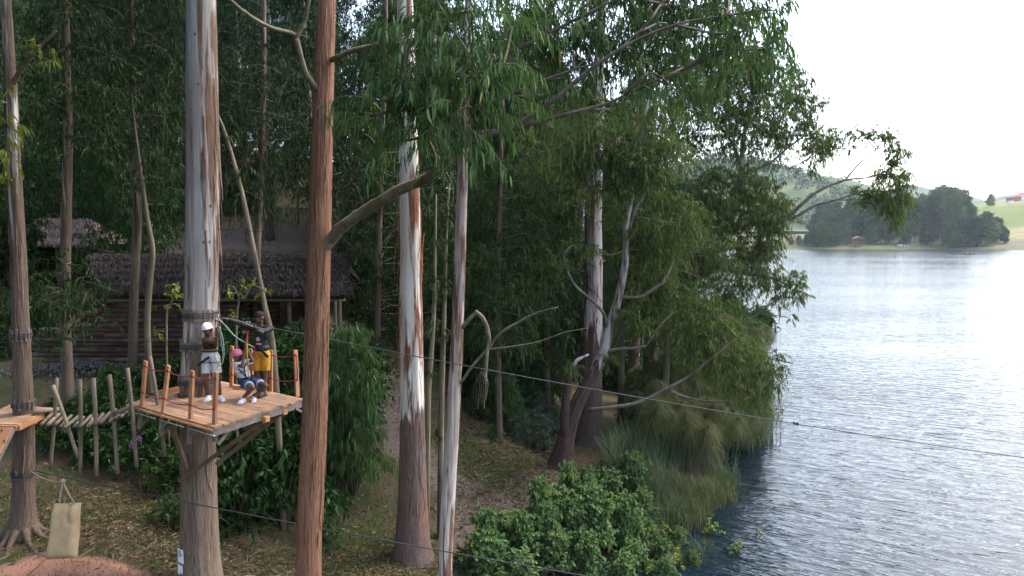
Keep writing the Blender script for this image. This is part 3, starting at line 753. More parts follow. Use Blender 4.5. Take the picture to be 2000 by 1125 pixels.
d6 = d7 + 3.2
x6 = at(1150, 800, d6)
trunk6 = [(gpt(x6[0], d6, -.2), .62), (at(1152, 780, d6), .50), (at(1155, 640, d6), .44), (at(1158, 540, d6), .38), (at(1160, 400, d6), .32), (at(1166, 250, d6), .26), (at(1172, 100, d6), .2), (at(1180, -100, d6), .13), (at(1185, -350, d6), .04)]
C6 = spread_clumps([(1020, 190), (1010, 300), (1060, 480), (1130, 480), (1140, 300), (1120, 180)], 16, d6 - 1.5, d6 + 1.5, .8, 1.1, 31) \
   + spread_clumps([(1180, 160), (1200, 260), (1190, 420), (1240, 420), (1330, 260), (1340, 130), (1250, 110)], 15, d6 - 1, d6 + 2.5, .8, 1.2, 32) \
   + high_crown(at(1180, -60, d6), 17, 27, 3.5, 26, 33)
tree('white_red_bark_tree', 'massive trunk with dark base and white and red upper bark behind the leaning tree', trunk6, [px_line([(1160, 330, d6, .09), (1130, 290, d6 - .6, .07), (1080, 250, d6 - 1, .03)]), px_line([(1163, 320, d6, .09), (1210, 270, d6, .06), (1270, 210, d6 + .5, .03)])], C6, B_T6, MT['leaf_shore'], limb_mat='limb_grey', fol=dict(dens=30, nleaf=12, ll=.22, lw=.034, detail=1), sides=28, nring=80, rough=.03)

d8 = d7 + 7.5
p8 = at(1262, 690, d8)
trunk8 = [(gpt(p8[0], d8, -.2), .30), (at(1275, 640, d8), .27), (at(1295, 590, d8), .25), (at(1330, 555, d8), .22), (at(1378, 520, d8), .19), (at(1412, 460, d8), .17), (at(1436, 400, d8), .15), (at(1448, 330, d8), .125), (at(1452, 270, d8), .10), (at(1470, 190, d8), .08), (at(1480, 110, d8), .03)]
L8 = [px_line([(1435, 410, d8, .10), (1490, 418, d8 - .6, .095), (1538, 420, d8 - 1, .09), (1570, 395, d8 - 1.2, .08), (1600, 372, d8 - 1.3, .07), (1650, 352, d8 - 1.5, .05), (1700, 346, d8 - 1.6, .03), (1740, 330, d8 - 1.6, .015)]),
      px_line([(1440, 430, d8, .09), (1500, 435, d8 - .8, .08), (1550, 425, d8 - 1, .075), (1590, 402, d8 - 1.2, .065), (1640, 388, d8 - 1.3, .05), (1690, 372, d8 - 1.4, .03)]),
      px_line([(1650, 352, d8 - 1.5, .04), (1680, 318, d8 - 1.5, .03), (1710, 292, d8 - 1.5, .02), (1725, 270, d8 - 1.5, .01)]),
      px_line([(1448, 340, d8, .08), (1500, 320, d8 - .4, .06), (1550, 280, d8 - .6, .04), (1590, 255, d8 - .8, .02)]),
      px_line([(1448, 330, d8, .08), (1430, 280, d8, .06), (1400, 240, d8, .03)]),
      px_line([(1540, 330, d8 - .8, .03), (1580, 310, d8 - .9, .025), (1620, 290, d8 - 1, .015)]),
      px_line([(1380, 520, d8, .12), (1440, 530, d8 - 1, .09), (1500, 540, d8 - 1.6, .06), (1545, 560, d8 - 2, .03)]),
      px_line([(1430, 660, d8 - 2, .03), (1460, 628, d8 - 2, .025), (1490, 605, d8 - 2, .015)])]
TIP8 = [(1752, 300, d8 - 1.9, .5), (1735, 350, d8 - 1.9, .6), (1760, 385, d8 - 1.9, .55), (1740, 415, d8 - 1.8, .45), (1715, 395, d8 - 1.7, .5), (1765, 350, d8 - 1.2, .45), (1720, 270, d8 - 1.8, .4), (1690, 268, d8 - 1.7, .35), (1610, 300, d8 - 1.2, .5), (1585, 265, d8 - 1.1, .5), (1570, 200, d8 - .8, .55), (1745, 445, d8 - 1.7, .28, 1.4), (1540, 560, d8 - 2.2, .5), (1560, 560, d8 - 2.2, .4)]
C8 = px_clumps(TIP8 + [(1752, 295, d8 - 1.6, .55), (1738, 335, d8 - 1.6, .7), (1765, 372, d8 - 1.6, .6), (1742, 395, d8 - 1.5, .7), (1752, 425, d8 - 1.5, .42, 1.3), (1700, 385, d8 - 1.4, .6), (1772, 340, d8 - 1.6, .35), (1678, 372, d8 - 1.4, .35),
    (1705, 262, d8 - 1.5, .5), (1735, 268, d8 - 1.5, .42), (1668, 258, d8 - 1.4, .4), (1660, 285, d8 - 1.4, .25), (1600, 290, d8 - .9, .6), (1632, 275, d8 - 1, .48), (1580, 245, d8 - .8, .55), (1595, 205, d8 - .7, .5), (1560, 175, d8 - .5, .65), (1548, 140, d8 - .5, .45), (1530, 215, d8 - .4, .7), (1585, 330, d8 - .9, .28),
    (1490, 180, d8 - .2, .9), (1440, 150, d8, 1.0), (1400, 190, d8, 1.0), (1450, 230, d8, 1.0), (1390, 250, d8 + .2, .9), (1500, 260, d8 - .3, .8), (1350, 200, d8 + .3, 1.0), (1360, 140, d8 + .3, .9), (1420, 300, d8, .6), (1480, 120, d8, .7), (1345, 270, d8 + .3, .6),
    (1400, 350, d8 - .3, .7), (1370, 390, d8 - .3, .8), (1340, 420, d8 - .2, .7), (1400, 420, d8 - .5, .8), (1450, 390, d8 - .5, .7), (1485, 360, d8 - .6, .5), (1510, 370, d8 - .8, .55), (1520, 410, d8 - 1, .6), (1480, 430, d8 - .8, .75), (1440, 460, d8 - .7, .75), (1500, 460, d8 - 1, .55), (1380, 460, d8 - .4, .6), (1400, 520, d8 - .8, .6), (1455, 510, d8 - 1, .7), (1490, 500, d8 - 1.2, .5),
    (1510, 550, d8 - 1.6, .65), (1550, 545, d8 - 1.9, .55), (1558, 580, d8 - 2, .5), (1520, 590, d8 - 1.8, .5), (1480, 550, d8 - 1.4, .5), (1545, 620, d8 - 2, .22, 1.4), (1440, 560, d8 - 1.2, .5)]) \
   + spread_clumps([(1300, 120), (1300, 250), (1360, 320), (1420, 300), (1500, 290), (1590, 320), (1610, 280), (1570, 150), (1480, 90)], 34, d8 - 1, d8 + 2, .65, 1.0, 61) \
   + spread_clumps([(1330, 350), (1310, 470), (1360, 540), (1470, 540), (1530, 480), (1530, 380), (1480, 340)], 30, d8 - 1.6, d8 + .8, .6, .9, 62)
tree('overhanging_shore_tree', 'tree with long bare limbs drooping its leafy tips far out over the lake', trunk8, L8, C8, B_T7, MT['leaf_shore'], limb_mat='limb_grey', fol=dict(dens=104, nleaf=13, ll=.2, lw=.033, spray=1.0), sides=20, nring=70, rough=.05)

d9 = d7 + 10
p9 = at(1240, 560, d9)
tree('white_stem_tree', 'smooth white trunk standing just right of the massive red and white one', [(gpt(p9[0], d9, -.2), .34), (at(1240, 560, d9), .28), (at(1243, 440, d9), .25), (at(1246, 330, d9), .21), (at(1250, 150, d9), .15), (at(1255, -60, d9), .05)], [],
     spread_clumps([(1200, 100), (1190, 330), (1300, 340), (1400, 200), (1420, 60), (1300, 20)], 22, d9 - 1.5, d9 + 2, .9, 1.4, 41), B_T4, MT['leaf_forest'], fol=dict(dens=22, nleaf=11, ll=.26, lw=.042, detail=1))

d10 = d7 + 4.5
p10 = at(1300, 700, d10)
tree('shore_sapling', 'bushy young tree filling the space between the leaning tree and the lake', [(gpt(p10[0], d10, -.2), .16), (at(1305, 620, d10), .12), (at(1312, 520, d10), .09), (at(1320, 430, d10), .04)], [],
     spread_clumps([(1230, 480), (1240, 600), (1280, 680), (1400, 720), (1450, 620), (1430, 500), (1340, 420)], 44, d10 - 1.2, d10 + 1.5, .6, .95, 71), B_SLIM, MT['leaf_shore'], limb_mat='limb_grey', fol=dict(dens=80, nleaf=12, ll=.2, lw=.03, detail=1, spray=1.1))
d11 = d7 + 3.5
p11 = at(1070, 780, d11)
tree('shore_sapling', 'leafy young tree left of the massive red and white trunk', [(gpt(p11[0], d11, -.2), .14), (at(1068, 640, d11), .11), (at(1065, 520, d11), .08), (at(1060, 400, d11), .03)], [],
     spread_clumps([(1010, 400), (1000, 600), (1020, 740), (1090, 760), (1125, 640), (1130, 480), (1090, 380)], 36, d11 - 1.2, d11 + 1.2, .6, .9, 72), B_SLIM, MT['leaf_mid'], limb_mat='limb_grey', fol=dict(dens=70, nleaf=12, ll=.22, lw=.032, detail=1, spray=1.1))
d12 = d7 + 6
p12 = at(1215, 640, d12)
tree('shore_sapling', 'dark leafy young tree behind the forked grey stem of the leaning tree', [(gpt(p12[0], d12, -.2), .16), (at(1215, 540, d12), .12), (at(1212, 420, d12), .09), (at(1210, 300, d12), .03)], [],
     spread_clumps([(1180, 280), (1185, 480), (1190, 640), (1270, 660), (1320, 560), (1330, 400), (1290, 280)], 44, d12 - 1, d12 + 1.8, .7, 1.0, 73), B_SLIM, MT['leaf_mid'], limb_mat='limb_grey', fol=dict(dens=64, nleaf=12, ll=.22, lw=.033, detail=1, spray=1.1))
# ---- slim stems close by
def slim(label, L, clumps, leaf='leaf_forest', bark=None, fol=None, sides=10, name='slender_tree'):
    P = px_line(L)
    b = P[0][0]; P[0] = (gpt(b[0], b[1], -.1), P[0][1])
    return tree(name, label, P, [], clumps, bark or B_SLIM, MT[leaf], fol=fol or dict(dens=40, nleaf=12, ll=.2, lw=.03, detail=1), sides=sides, nring=36, rough=.04, flare=False, limb_mat='limb_grey', feeder=.015)
slim('thin bowed grey stem leaning behind the man on the platform', [(548, 800, 18, .085), (535, 700, 18, .08), (515, 590, 18, .072), (492, 470, 18, .066), (468, 360, 18, .058), (440, 262, 18, .045), (415, 200, 18, .02)], px_clumps([(440, 270, 18, .4), (420, 220, 18, .4), (470, 330, 18, .3)]))
slim('crooked pale grey stem in front of the thatched lodge', [(292, 720, 20.5, .10), (288, 640, 20.5, .09), (292, 560, 20.5, .085), (298, 490, 20.5, .08), (288, 430, 20.5, .07), (280, 370, 20.5, .055), (272, 310, 20.5, .04), (264, 250, 20.5, .022), (258, 190, 20.5, .006)], px_clumps([(268, 330, 20.5, .5), (300, 300, 20.6, .5), (240, 360, 20.4, .45), (320, 350, 20.8, .4)]))
slim('brown mossy trunk with a white streak behind the hanging bridge', [(132, 762, 20, .19), (130, 700, 20, .16), (127, 600, 20, .15), (128, 480, 20, .145), (130, 380, 20, .14), (132, 270, 20, .13), (130, 120, 20, .1), (128, -100, 20, .06)], spread_clumps([(60, 20), (60, 200), (110, 330), (200, 300), (230, 100), (190, 0)], 14, 19.3, 21, .6, .85, 51) + spread_clumps([(40, 530), (40, 610), (90, 680), (190, 660), (230, 600), (200, 530), (130, 510)], 14, 18.4, 20.3, .45, .65, 52), leaf='leaf_bush', bark=B_T1, fol=dict(dens=36, nleaf=12, ll=.17, lw=.045, detail=1), sides=16, name='mossy_tree')
for lab, L, cl in (('left of the two thin leafy saplings just behind the cream-white trunk', [(832, 925, 18.6, .085), (836, 800, 18.6, .08), (842, 700, 18.6, .07), (848, 600, 18.6, .06), (850, 480, 18.6, .04), (852, 380, 18.6, .02)], [(845, 640, 18.6, .45), (850, 560, 18.6, .5), (842, 730, 18.5, .25), (856, 480, 18.6, .5), (845, 420, 18.7, .45)]),
                   ('right of the two thin leafy saplings just behind the cream-white trunk', [(858, 950, 19.4, .09), (862, 820, 19.4, .085), (864, 720, 19.4, .08), (868, 600, 19.4, .06), (872, 460, 19.4, .04), (878, 360, 19.4, .02)], [(866, 660, 19.4, .4), (872, 570, 19.4, .5), (880, 500, 19.4, .45), (868, 420, 19.4, .5), (845, 850, 19.3, .3)])):
    slim(lab, L, px_clumps(cl), fol=dict(dens=60, nleaf=12, ll=.2, lw=.03, detail=1), name='sapling')
# broken dead branch hanging on the streaked tree
q5 = d5 - .05
t = thing('broken_branch', 'dead broken branch hanging from the streaked trunk, bark ribbons dangling', 'branch', at(905, 640, q5))
part('stub', limb_to(px_line([(903, 640, q5, .05), (918, 622, q5 - .1, .05), (932, 610, q5 - .15, .045)]), 8, 8), MT['limb'], t, True)
part('hanging_limb', limb_to(px_line([(928, 608, q5 - .15, .05), (945, 625, q5 - .2, .055), (955, 660, q5 - .2, .05), (950, 700, q5 - .2, .045), (947, 750, q5 - .2, .04)]), 8, 16), MT['limb_grey'], t, True)
part('side_limb', limb_to(px_line([(900, 748, q5, .03), (925, 712, q5 - .1, .035), (955, 680, q5 - .2, .035), (975, 652, q5 - .3, .03), (1015, 628, q5 - .4, .024), (1050, 610, q5 - .4, .012), (1090, 600, q5 - .4, .006)]), 7, 22), MT['limb_grey'], t, True)
part('side_limb', limb_to(px_line([(955, 682, q5 - .2, .02), (1000, 677, q5 - .4, .018), (1050, 668, q5 - .5, .015), (1100, 650, q5 - .6, .01), (1150, 640, q5 - .6, .005)]), 6, 18), MT['limb_grey'], t, True)
gg = G()
for k in range(7):
    x0 = 925 + k * 4
    gg.add(tube(smooth_line([at(945 - k, 715 + 2 * k, q5 - .2), at(x0 + 4, 745, q5 - .25), at(x0, 780 + 9 * (k % 3), q5 - .25)], 8), [.012] * 8, 4, 0, True, 0, .25))
part('bark_ribbons', gg, MT['limb'], t)
# ribbons of bark peeling off the cream tree
tc = [o for o in COL.objects if o.name.startswith('cream_bark_tree')][0]
MT['ribbon'] = mat_plain('bark_ribbon', (.30, .115, .06), (.17, .065, .04), 14, .9, .3)
r_ = np.random.default_rng(9)
for k in range(26):
    xa = 781 + r_.uniform(-3, 4) if k < 18 else 822 + r_.uniform(-6, 2); y0 = r_.uniform(300, 720); ln = r_.uniform(60, 170)
    pts = [at(xa + r_.normal(0, 2), y0 + ln * f_, d4 - .26 - .05 * math.sin(3 * f_) - .03 * r_.uniform()) + np.array([r_.normal(0, .02) - (.05 * f_ if k < 18 else -.02), 0, 0]) for f_ in (0, .25, .5, .75, 1)]
    part('bark_ribbon', tube(smooth_line(pts, 12), np.linspace(.03, .012, 12) * r_.uniform(.6, 1.2), 5, 0, True, 0, .2), MT['ribbon'], tc)
tp = [o for o in COL.objects if o.name.startswith('eucalyptus_tree')][0]
MT['ribbon2'] = mat_plain('bark_ribbon_brown', (.2, .13, .095), (.12, .075, .055), 14, .9, .3)
for k in range(44):
    a_ = r_.uniform(-2.6, .3) if k % 3 else r_.uniform(-.5, .35)
    z0 = r_.uniform(6.6, 13.5); ln = r_.uniform(.4, 1.6); rad = .335 + .012 * r_.uniform() - (z0 - 6) * .004
    cx = np.interp(z0, [6, 8.5, 11, 14], [T2C[0], at(393, 560, 14.45)[0], at(396, 300, 14.45)[0], at(393, 0, 14.45)[0]])
    pts = [np.array([cx + (rad + .03 * f_ * f_) * math.cos(a_ + .05 * f_), 14.45 + (rad + .03 * f_ * f_) * math.sin(a_ + .05 * f_), z0 - ln * f_]) for f_ in (0, .3, .6, 1)]
    part('bark_strip', tube(smooth_line(pts, 8), np.linspace(.022, .008, 8) * r_.uniform(.6, 1.3), 5, 0, True, 0, .3), MT['ribbon2'], tp)

slim('thin sapling with yellow-green leaves left of the thick trunk before the lodge', [(322, 700, 18.5, .03), (325, 640, 18.5, .028), (335, 590, 18.5, .02), (345, 555, 18.5, .01)], px_clumps([(335, 580, 18.5, .3), (350, 560, 18.4, .28), (318, 600, 18.5, .25), (352, 600, 18.5, .2), (300, 650, 18.5, .25)]), leaf='leaf_yellow', fol=dict(dens=60, nleaf=7, ll=.13, lw=.06, detail=2, hang=.4), name='sapling')
slim('thin sapling with yellow-green leaves just right of the thick trunk', [(455, 690, 17.5, .03), (462, 630, 17.5, .028), (480, 580, 17.5, .02), (500, 545, 17.5, .01)], px_clumps([(470, 575, 17.5, .3), (495, 550, 17.4, .28), (445, 560, 17.5, .25), (520, 570, 17.5, .2), (450, 620, 17.5, .25)]), leaf='leaf_yellow', fol=dict(dens=50, nleaf=7, ll=.13, lw=.06, detail=2, hang=.4), name='sapling')
# ---- raised, half-loose strips of bark and knots on the near stems
def bark_strips(root, trunk, n, z0, z1, mat, seed, w=(.012, .028), ln=(.35, 1.3), span=(-3.3, .25), curl=.035):
    r = np.random.default_rng(seed); A = np.array([np.r_[np.asarray(p, float), q] for p, q in trunk]); S = smooth_line(A, 80)
    for k in range(n):
        a = r.uniform(*span); z = r.uniform(z0, z1); L = r.uniform(*ln); W = r.uniform(*w); pts = []
        for f_ in (0, .35, .7, 1):
            zz = z - L * f_; c = [np.interp(zz, S[:, 2], S[:, i]) for i in range(2)]; R = np.interp(zz, S[:, 2], S[:, 3]) + .002 + curl * max(0, f_ - .55) ** 2 * 4 * r.uniform(.2, 1)
            aa = a + .1 * f_ * r.normal(); pts.append(np.array([c[0] + R * math.cos(aa), c[1] + R * math.sin(aa), zz]))
        part('bark_strip', tube(smooth_line(pts, 8), W * np.array([.5, .9, 1, 1, .9, .8, .6, .25]), 5, 0, True, 0, .35), mat, root)
root_of = lambda nm: [o for o in COL.objects if o.name.startswith(nm) and o.type == 'EMPTY'][0]
MT['strip_red'] = mat_plain('bark_strip_red', (.27, .135, .08), (.13, .052, .028), 11, .95, .5)
MT['strip_pale'] = mat_plain('bark_strip_pale', (.27, .21, .17), (.14, .09, .065), 11, .95, .5)
bark_strips(root_of('red_bark_tree'), trunk3, 120, 3.2, 13.8, MT['strip_red'], 3, (.008, .024), (.25, 1.1))
bark_strips(root_of('streaked_bark_tree'), trunk5, 46, 2.5, 12.5, MT['strip_pale'], 4, (.008, .018), (.3, 1.2))
bark_strips(root_of('cream_bark_tree'), trunk4, 60, 1.4, 5.6, MT['ribbon2'], 5, (.012, .03), (.3, .9))
bark_strips(root_of('eucalyptus_tree'), trunk2, 70, 2.8, 9.0, MT['ribbon2'], 6, (.012, .03), (.3, 1.1), curl=.02)
bark_strips(root_of('leaning_platform_tree'), trunk1, 40, 4.0, 10.0, MT['ribbon2'], 7, (.008, .02), (.25, .8))
bark_strips(root_of('leaning_shore_tree'), trunk7, 40, 1.0, 5.0, MT['ribbon2'], 8, (.02, .04), (.4, 1.1))
bark_strips(root_of('white_red_bark_tree'), trunk6, 40, 1.5, 9.0, MT['ribbon2'], 9, (.02, .045), (.5, 1.6))
r_ = np.random.default_rng(19)
MT['knot'] = mat_plain('bark_knot', (.10, .07, .055), (.05, .035, .03), 30, .95, .6)
for k in range(6):
    z = r_.uniform(7.2, 14); a = r_.uniform(-2.4, -.5); S2 = np.array([np.r_[np.asarray(p, float), q] for p, q in trunk2])
    cx, R = np.interp(z, S2[:, 2], S2[:, 0]), np.interp(z, S2[:, 2], S2[:, 3])
    part('knot', ball((cx + R * math.cos(a), 14.45 + R * math.sin(a), z), (.018, .018, .035), 8, 6), MT['knot'], root_of('eucalyptus_tree'), True)

# ---- leafy trees just behind the platform
MIDF = dict(dens=30, nleaf=15, ll=.25, lw=.034, detail=1, spray=1.4, droop=.45)
slim('dark leafy tree filling the gap between the left-edge trunk and the thick trunk', [(255, 700, 23.5, .16), (262, 560, 23.5, .14), (268, 420, 23.5, .13), (262, 250, 23.5, .11), (256, 60, 23.5, .09), (250, -150, 23.5, .07), (250, -500, 23.5, .02)],
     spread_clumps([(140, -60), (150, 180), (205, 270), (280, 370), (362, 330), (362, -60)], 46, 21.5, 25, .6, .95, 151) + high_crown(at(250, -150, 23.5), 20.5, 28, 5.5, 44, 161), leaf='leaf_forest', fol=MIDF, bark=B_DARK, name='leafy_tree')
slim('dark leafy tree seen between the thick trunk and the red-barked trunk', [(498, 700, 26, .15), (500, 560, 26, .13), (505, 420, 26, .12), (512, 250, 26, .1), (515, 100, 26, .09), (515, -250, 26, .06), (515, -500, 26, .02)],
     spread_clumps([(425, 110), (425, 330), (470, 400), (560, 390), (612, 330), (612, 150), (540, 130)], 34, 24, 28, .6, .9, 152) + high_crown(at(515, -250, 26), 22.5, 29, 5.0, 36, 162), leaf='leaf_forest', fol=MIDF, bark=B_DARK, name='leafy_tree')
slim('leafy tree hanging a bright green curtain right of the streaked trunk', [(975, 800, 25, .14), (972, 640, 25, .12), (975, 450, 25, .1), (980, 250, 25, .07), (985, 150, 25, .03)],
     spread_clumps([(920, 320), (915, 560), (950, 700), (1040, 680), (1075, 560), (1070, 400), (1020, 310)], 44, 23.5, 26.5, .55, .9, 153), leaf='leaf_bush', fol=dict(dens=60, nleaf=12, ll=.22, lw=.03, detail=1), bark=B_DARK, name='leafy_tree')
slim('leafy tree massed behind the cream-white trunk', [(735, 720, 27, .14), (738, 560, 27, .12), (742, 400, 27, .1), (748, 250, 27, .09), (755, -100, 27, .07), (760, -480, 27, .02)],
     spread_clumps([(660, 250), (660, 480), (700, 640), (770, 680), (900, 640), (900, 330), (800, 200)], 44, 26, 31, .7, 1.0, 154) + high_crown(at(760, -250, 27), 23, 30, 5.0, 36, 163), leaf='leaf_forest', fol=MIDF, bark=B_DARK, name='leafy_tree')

# ---- unseen trees added left of and behind the viewpoint, high crowns for shade
# ---- forest on the hillside: six trees built once, each stands many times
def forest_proto(seed, h, rad, base, leafmat, n=60, ll=.34, lw=.065, dens=26):
    r = np.random.default_rng(seed)
    lean = r.normal(0, .5, 2)
    P = [(np.array([lean[0] * f_ ** 1.5 + .15 * math.sin(5 * f_ + seed), lean[1] * f_ ** 1.5, h * f_ - .3 * (f_ == 0)]), .30 * (1 - f_) ** .8 + .02) for f_ in (0, .15, .35, .55, .75, .9, 1)]
    cl = []
    for i in range(n):
        f_ = base + (1 - base) * (i + .5) / n
        prof = math.sin(math.pi * min(1, (f_ - base) / (1 - base) * .8 + .22)) ** .7
        R = rad * prof * r.uniform(.35, 1.05); a = i * 2.4 + r.uniform(-.6, .6)
        cl.append((np.array([lean[0] * f_ + R * math.cos(a), lean[1] * f_ + R * math.sin(a), h * f_ + r.normal(0, .4)]), (r.uniform(.8, 1.35),) * 2 + (r.uniform(.9, 1.6),)))
    A = np.array([np.r_[p, q] for p, q in P]); S = smooth_line(A, 26)
    tr = make_mesh('trunk', *tube(S[:, :3], S[:, 3], 10, .04, True, seed), B_DARK if seed % 2 else B_T6, None, True)
    fb = feeders(S[:, :3], cl, r, .05).get(); fbm = make_mesh('branches', fb[0], fb[1], MT['limb_grey'], None, True)
    V, T_, M = clump_foliage(cl, dens, 10, ll, lw, 1, 1.0, .5, .9, False, r=r).get()
    return tr, fbm, make_mesh('crown', V, T_, leafmat, None)
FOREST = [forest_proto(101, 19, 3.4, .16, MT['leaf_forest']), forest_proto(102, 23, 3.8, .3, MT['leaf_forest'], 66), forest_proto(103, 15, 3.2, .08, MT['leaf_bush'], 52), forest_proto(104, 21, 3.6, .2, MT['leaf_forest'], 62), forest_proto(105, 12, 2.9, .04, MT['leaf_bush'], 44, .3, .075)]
def stand(proto, name, label, group, loc, rot, sc, cat='tree'):
    t = thing(name, label, cat, loc, group)
    t.rotation_euler = (0, 0, rot); t.scale = (sc, sc, sc)
    for nm, me in zip(('trunk', 'branches', 'crown'), proto):
        o = bpy.data.objects.new(nm, me); COL.objects.link(o); o.parent = t
    return t
r_ = np.random.default_rng(77)
def forest_where(px, d):
    w = [(15, 'beyond the left edge trunk'), (100, 'over the small thatched hut'), (200, 'right of the mossy trunk'), (300, 'above the lodge roof end'), (400, 'hidden mostly by the thick trunk'), (520, 'seen right of the thick trunk'), (610, 'close left of the red trunk'), (720, 'close right of the red trunk'), (850, 'around the cream trunk'), (960, 'right of the streaked trunk'), (1060, 'under the long reaching limbs'), (1150, 'left of the massive trunk'), (1250, 'right of the massive trunk'), (9999, 'nearest the open lake')]
    return next(q for m, q in w if px < m) + (', front rank' if d < 44 else ', middle rank' if d < 60 else ', highest rank')
def place_forest(px, d, k, sc, label, group, ztop=None):
    x = at(px, 500, d)[0]
    label = label + ', ' + forest_where(px, d)
    return stand(FOREST[k], 'forest_tree', label, group, (x, d, float(height(x, d)) - .2), r_.uniform(0, 6.28), sc)
FL = 'dark eucalyptus of the hillside wood'
FG = 'trees of the dense wood behind the lodge'
RL = 'dark tree of the shore wood'
RG = 'trees of the wood along the shore'
for row, (d, lo, hi, step, ks, s0, s1) in enumerate([(31, -90, 300, 90, (2, 4), .6, .85), (38, -60, 1000, 85, (2, 4, 0), .65, .9), (45, -20, 1100, 80, (0, 2, 3), .75, 1.0), (54, -60, 1180, 80, (1, 3, 0), .85, 1.1), (66, -80, 1250, 80, (1, 0, 3), .85, 1.1), (80, -60, 1240, 75, (1, 3), .85, 1.1)]):
    for px in np.arange(lo, hi, step):
        p = px + r_.uniform(-30, 30) + (row % 2) * step / 2
        dd = d + r_.uniform(-2.5, 2.5)
        if 34 < dd < 42 and 300 < p < 690: continue                   # bare slope behind the lodge
        if dd < 37 and 30 < p < 230: continue                         # small hut
        if dd > 48 and (500 < p < 575 or 680 < p < 745): continue     # gaps with sky
        if float(inland(at(p, 500, dd)[0], dd)) < 6: continue
        place_forest(p, dd, int(r_.choice(ks)), r_.uniform(s0, s1), RL if p > 960 else FL, RG if p > 960 else FG)
for gx, gy in ((-13, 8), (-17, 12), (-20, 4), (-12, 1), (-24, 15), (-16, -5), (-9, -6), (-26, 8), (-3, -9), (-22, 19), (-19, 18.5)):  # out-of-view trees, added to shade the wood and lodge
    stand(FOREST[1], 'unseen_shade_tree', 'unseen tall tree added beside the view for shade, crown high overhead', 'shade trees added beside the viewpoint', (gx, gy, float(height(gx, gy)) - .2), r_.uniform(0, 6.28), 1.25)
for px, d, k, sc in ((960, 30, 4, .62), (1030, 33, 2, .62), (930, 36, 2, .7), (1080, 38, 0, .7), (1010, 42, 3, .75), (1130, 44, 1, .72), (1200, 48, 0, .75), (1290, 52, 2, .6), (1100, 54, 3, .8), (1230, 60, 1, .75), (1330, 66, 4, .8), (780, 33, 4, .55), (720, 37, 2, .6), (860, 31, 4, .55), (1190, 38, 4, .5), (1300, 42, 4, .5)):
    place_forest(px, d, k, sc, RL, RG)
# ------------------------------------------------------------------ lodge and huts
def thatch_slope(a0, a1, b0, b1, courses, per, ln, mats, parent, seed=0, w=.03, lift=.06):
    """reed bundles laid in courses on the slope from the ridge a0-a1 to the eave b0-b1"""
    r = np.random.default_rng(seed)
    a0, a1, b0, b1 = (np.asarray(q, float) for q in (a0, a1, b0, b1))
    nr = nrm(np.cross(a1 - a0, b0 - a0)); nr = nr if nr[2] > 0 else -nr
    for c in range(courses):
        g = G(); f0 = c / courses
        n = per
        u = r.uniform(-.01, 1.01, n); f = f0 + r.uniform(-.05, .9, n) / courses
        top = (a0 + (a1 - a0) * u[:, None]) * (1 - f[:, None]) + (b0 + (b1 - b0) * u[:, None]) * f[:, None]
        dn = nrm((b0 - a0) + (b1 - a1)); al = nrm(a1 - a0)
        L = ln * r.uniform(.6, 1.3, n)[:, None]
        D = nrm(dn + al * r.normal(0, .22, (n, 1)) + nr * r.normal(.02, .06, (n, 1)))
        lf = nr * (lift * (.5 + (f[:, None] - f0) * courses) + r.uniform(0, .05, (n, 1)))
        A = top + lf; B = A + D * L
        S = nrm(np.cross(D, nr)) * (w * r.uniform(.6, 1.5, (n, 1)))
        V = np.stack([A - S, A + S, B + S * .5, B - S * .5, (A + B) / 2 + nr * w * 1.2], 1).reshape(-1, 3)
        tr = np.array([[0, 1, 4], [1, 2, 4], [2, 3, 4], [3, 0, 4]])
        part('thatch_course', g.add((V, (tr[None] + (np.arange(n) * 5)[:, None, None]).reshape(-1, 3))), mats, parent, False, 'stuff')
def log_between(name, a, b, r, mat, parent, sides=9, seed=0):
    P = smooth_line([a, b], 5)
    return part(name, tube(P, [r * .96, r * 1.04, r, r * .97, r * .93], sides, .05, True, seed), mat, parent, True)
DW = 25.0
lodge = thing('log_lodge', 'long dark log lodge with sagging grey thatched roof behind the platform tree', 'lodge', (-11, DW, 4.45))
rz, ez = 8.62, 7.33
RX0, RX1 = at(185, 500, 27.2)[0], at(668, 500, 27.2)[0]
A0, A1 = np.array([RX0, 27.2, rz]), np.array([RX1, 27.2, rz])
E0, E1 = np.array([at(205, 575, 24.2)[0], 24.2, ez]), np.array([at(672, 573, 24.2)[0], 24.2, ez])
K0, K1 = np.array([RX0, 30.2, ez + .2]), np.array([RX1, 30.2, ez + .2])
Vr = np.array([A0, A1, E0, E1, K0, K1, A0 - [0, 0, .3], A1 - [0, 0, .3], E0 - [0, 0, .18], E1 - [0, 0, .18], K0 - [0, 0, .18], K1 - [0, 0, .18]])
roof = part('roof', (Vr, np.array([[0,2,3],[0,3,1],[0,1,5],[0,5,4],[6,9,8],[6,7,9],[6,11,7],[6,10,11],[2,8,9],[2,9,3],[4,5,11],[4,11,10],[0,6,8],[0,8,2],[1,3,9],[1,9,7],[0,4,10],[0,10,6],[1,7,11],[1,11,5]])), MT['thatch'], lodge)
thatch_slope(A0 + [-.1, 0, .02], A1 + [.12, 0, .02], E0 + [-.1, 0, 0], E1 + [.12, 0, 0], 6, 2400, .42, MT['thatch'], roof, 3, .017, .05)
thatch_slope(A0, A1, K0, K1, 2, 500, .6, MT['thatch'], roof, 4, .03, .06)
r_ = np.random.default_rng(5)
wx0, wx1, wy = at(60, 640, 25.2)[0], at(470, 640, 25.2)[0], 25.2
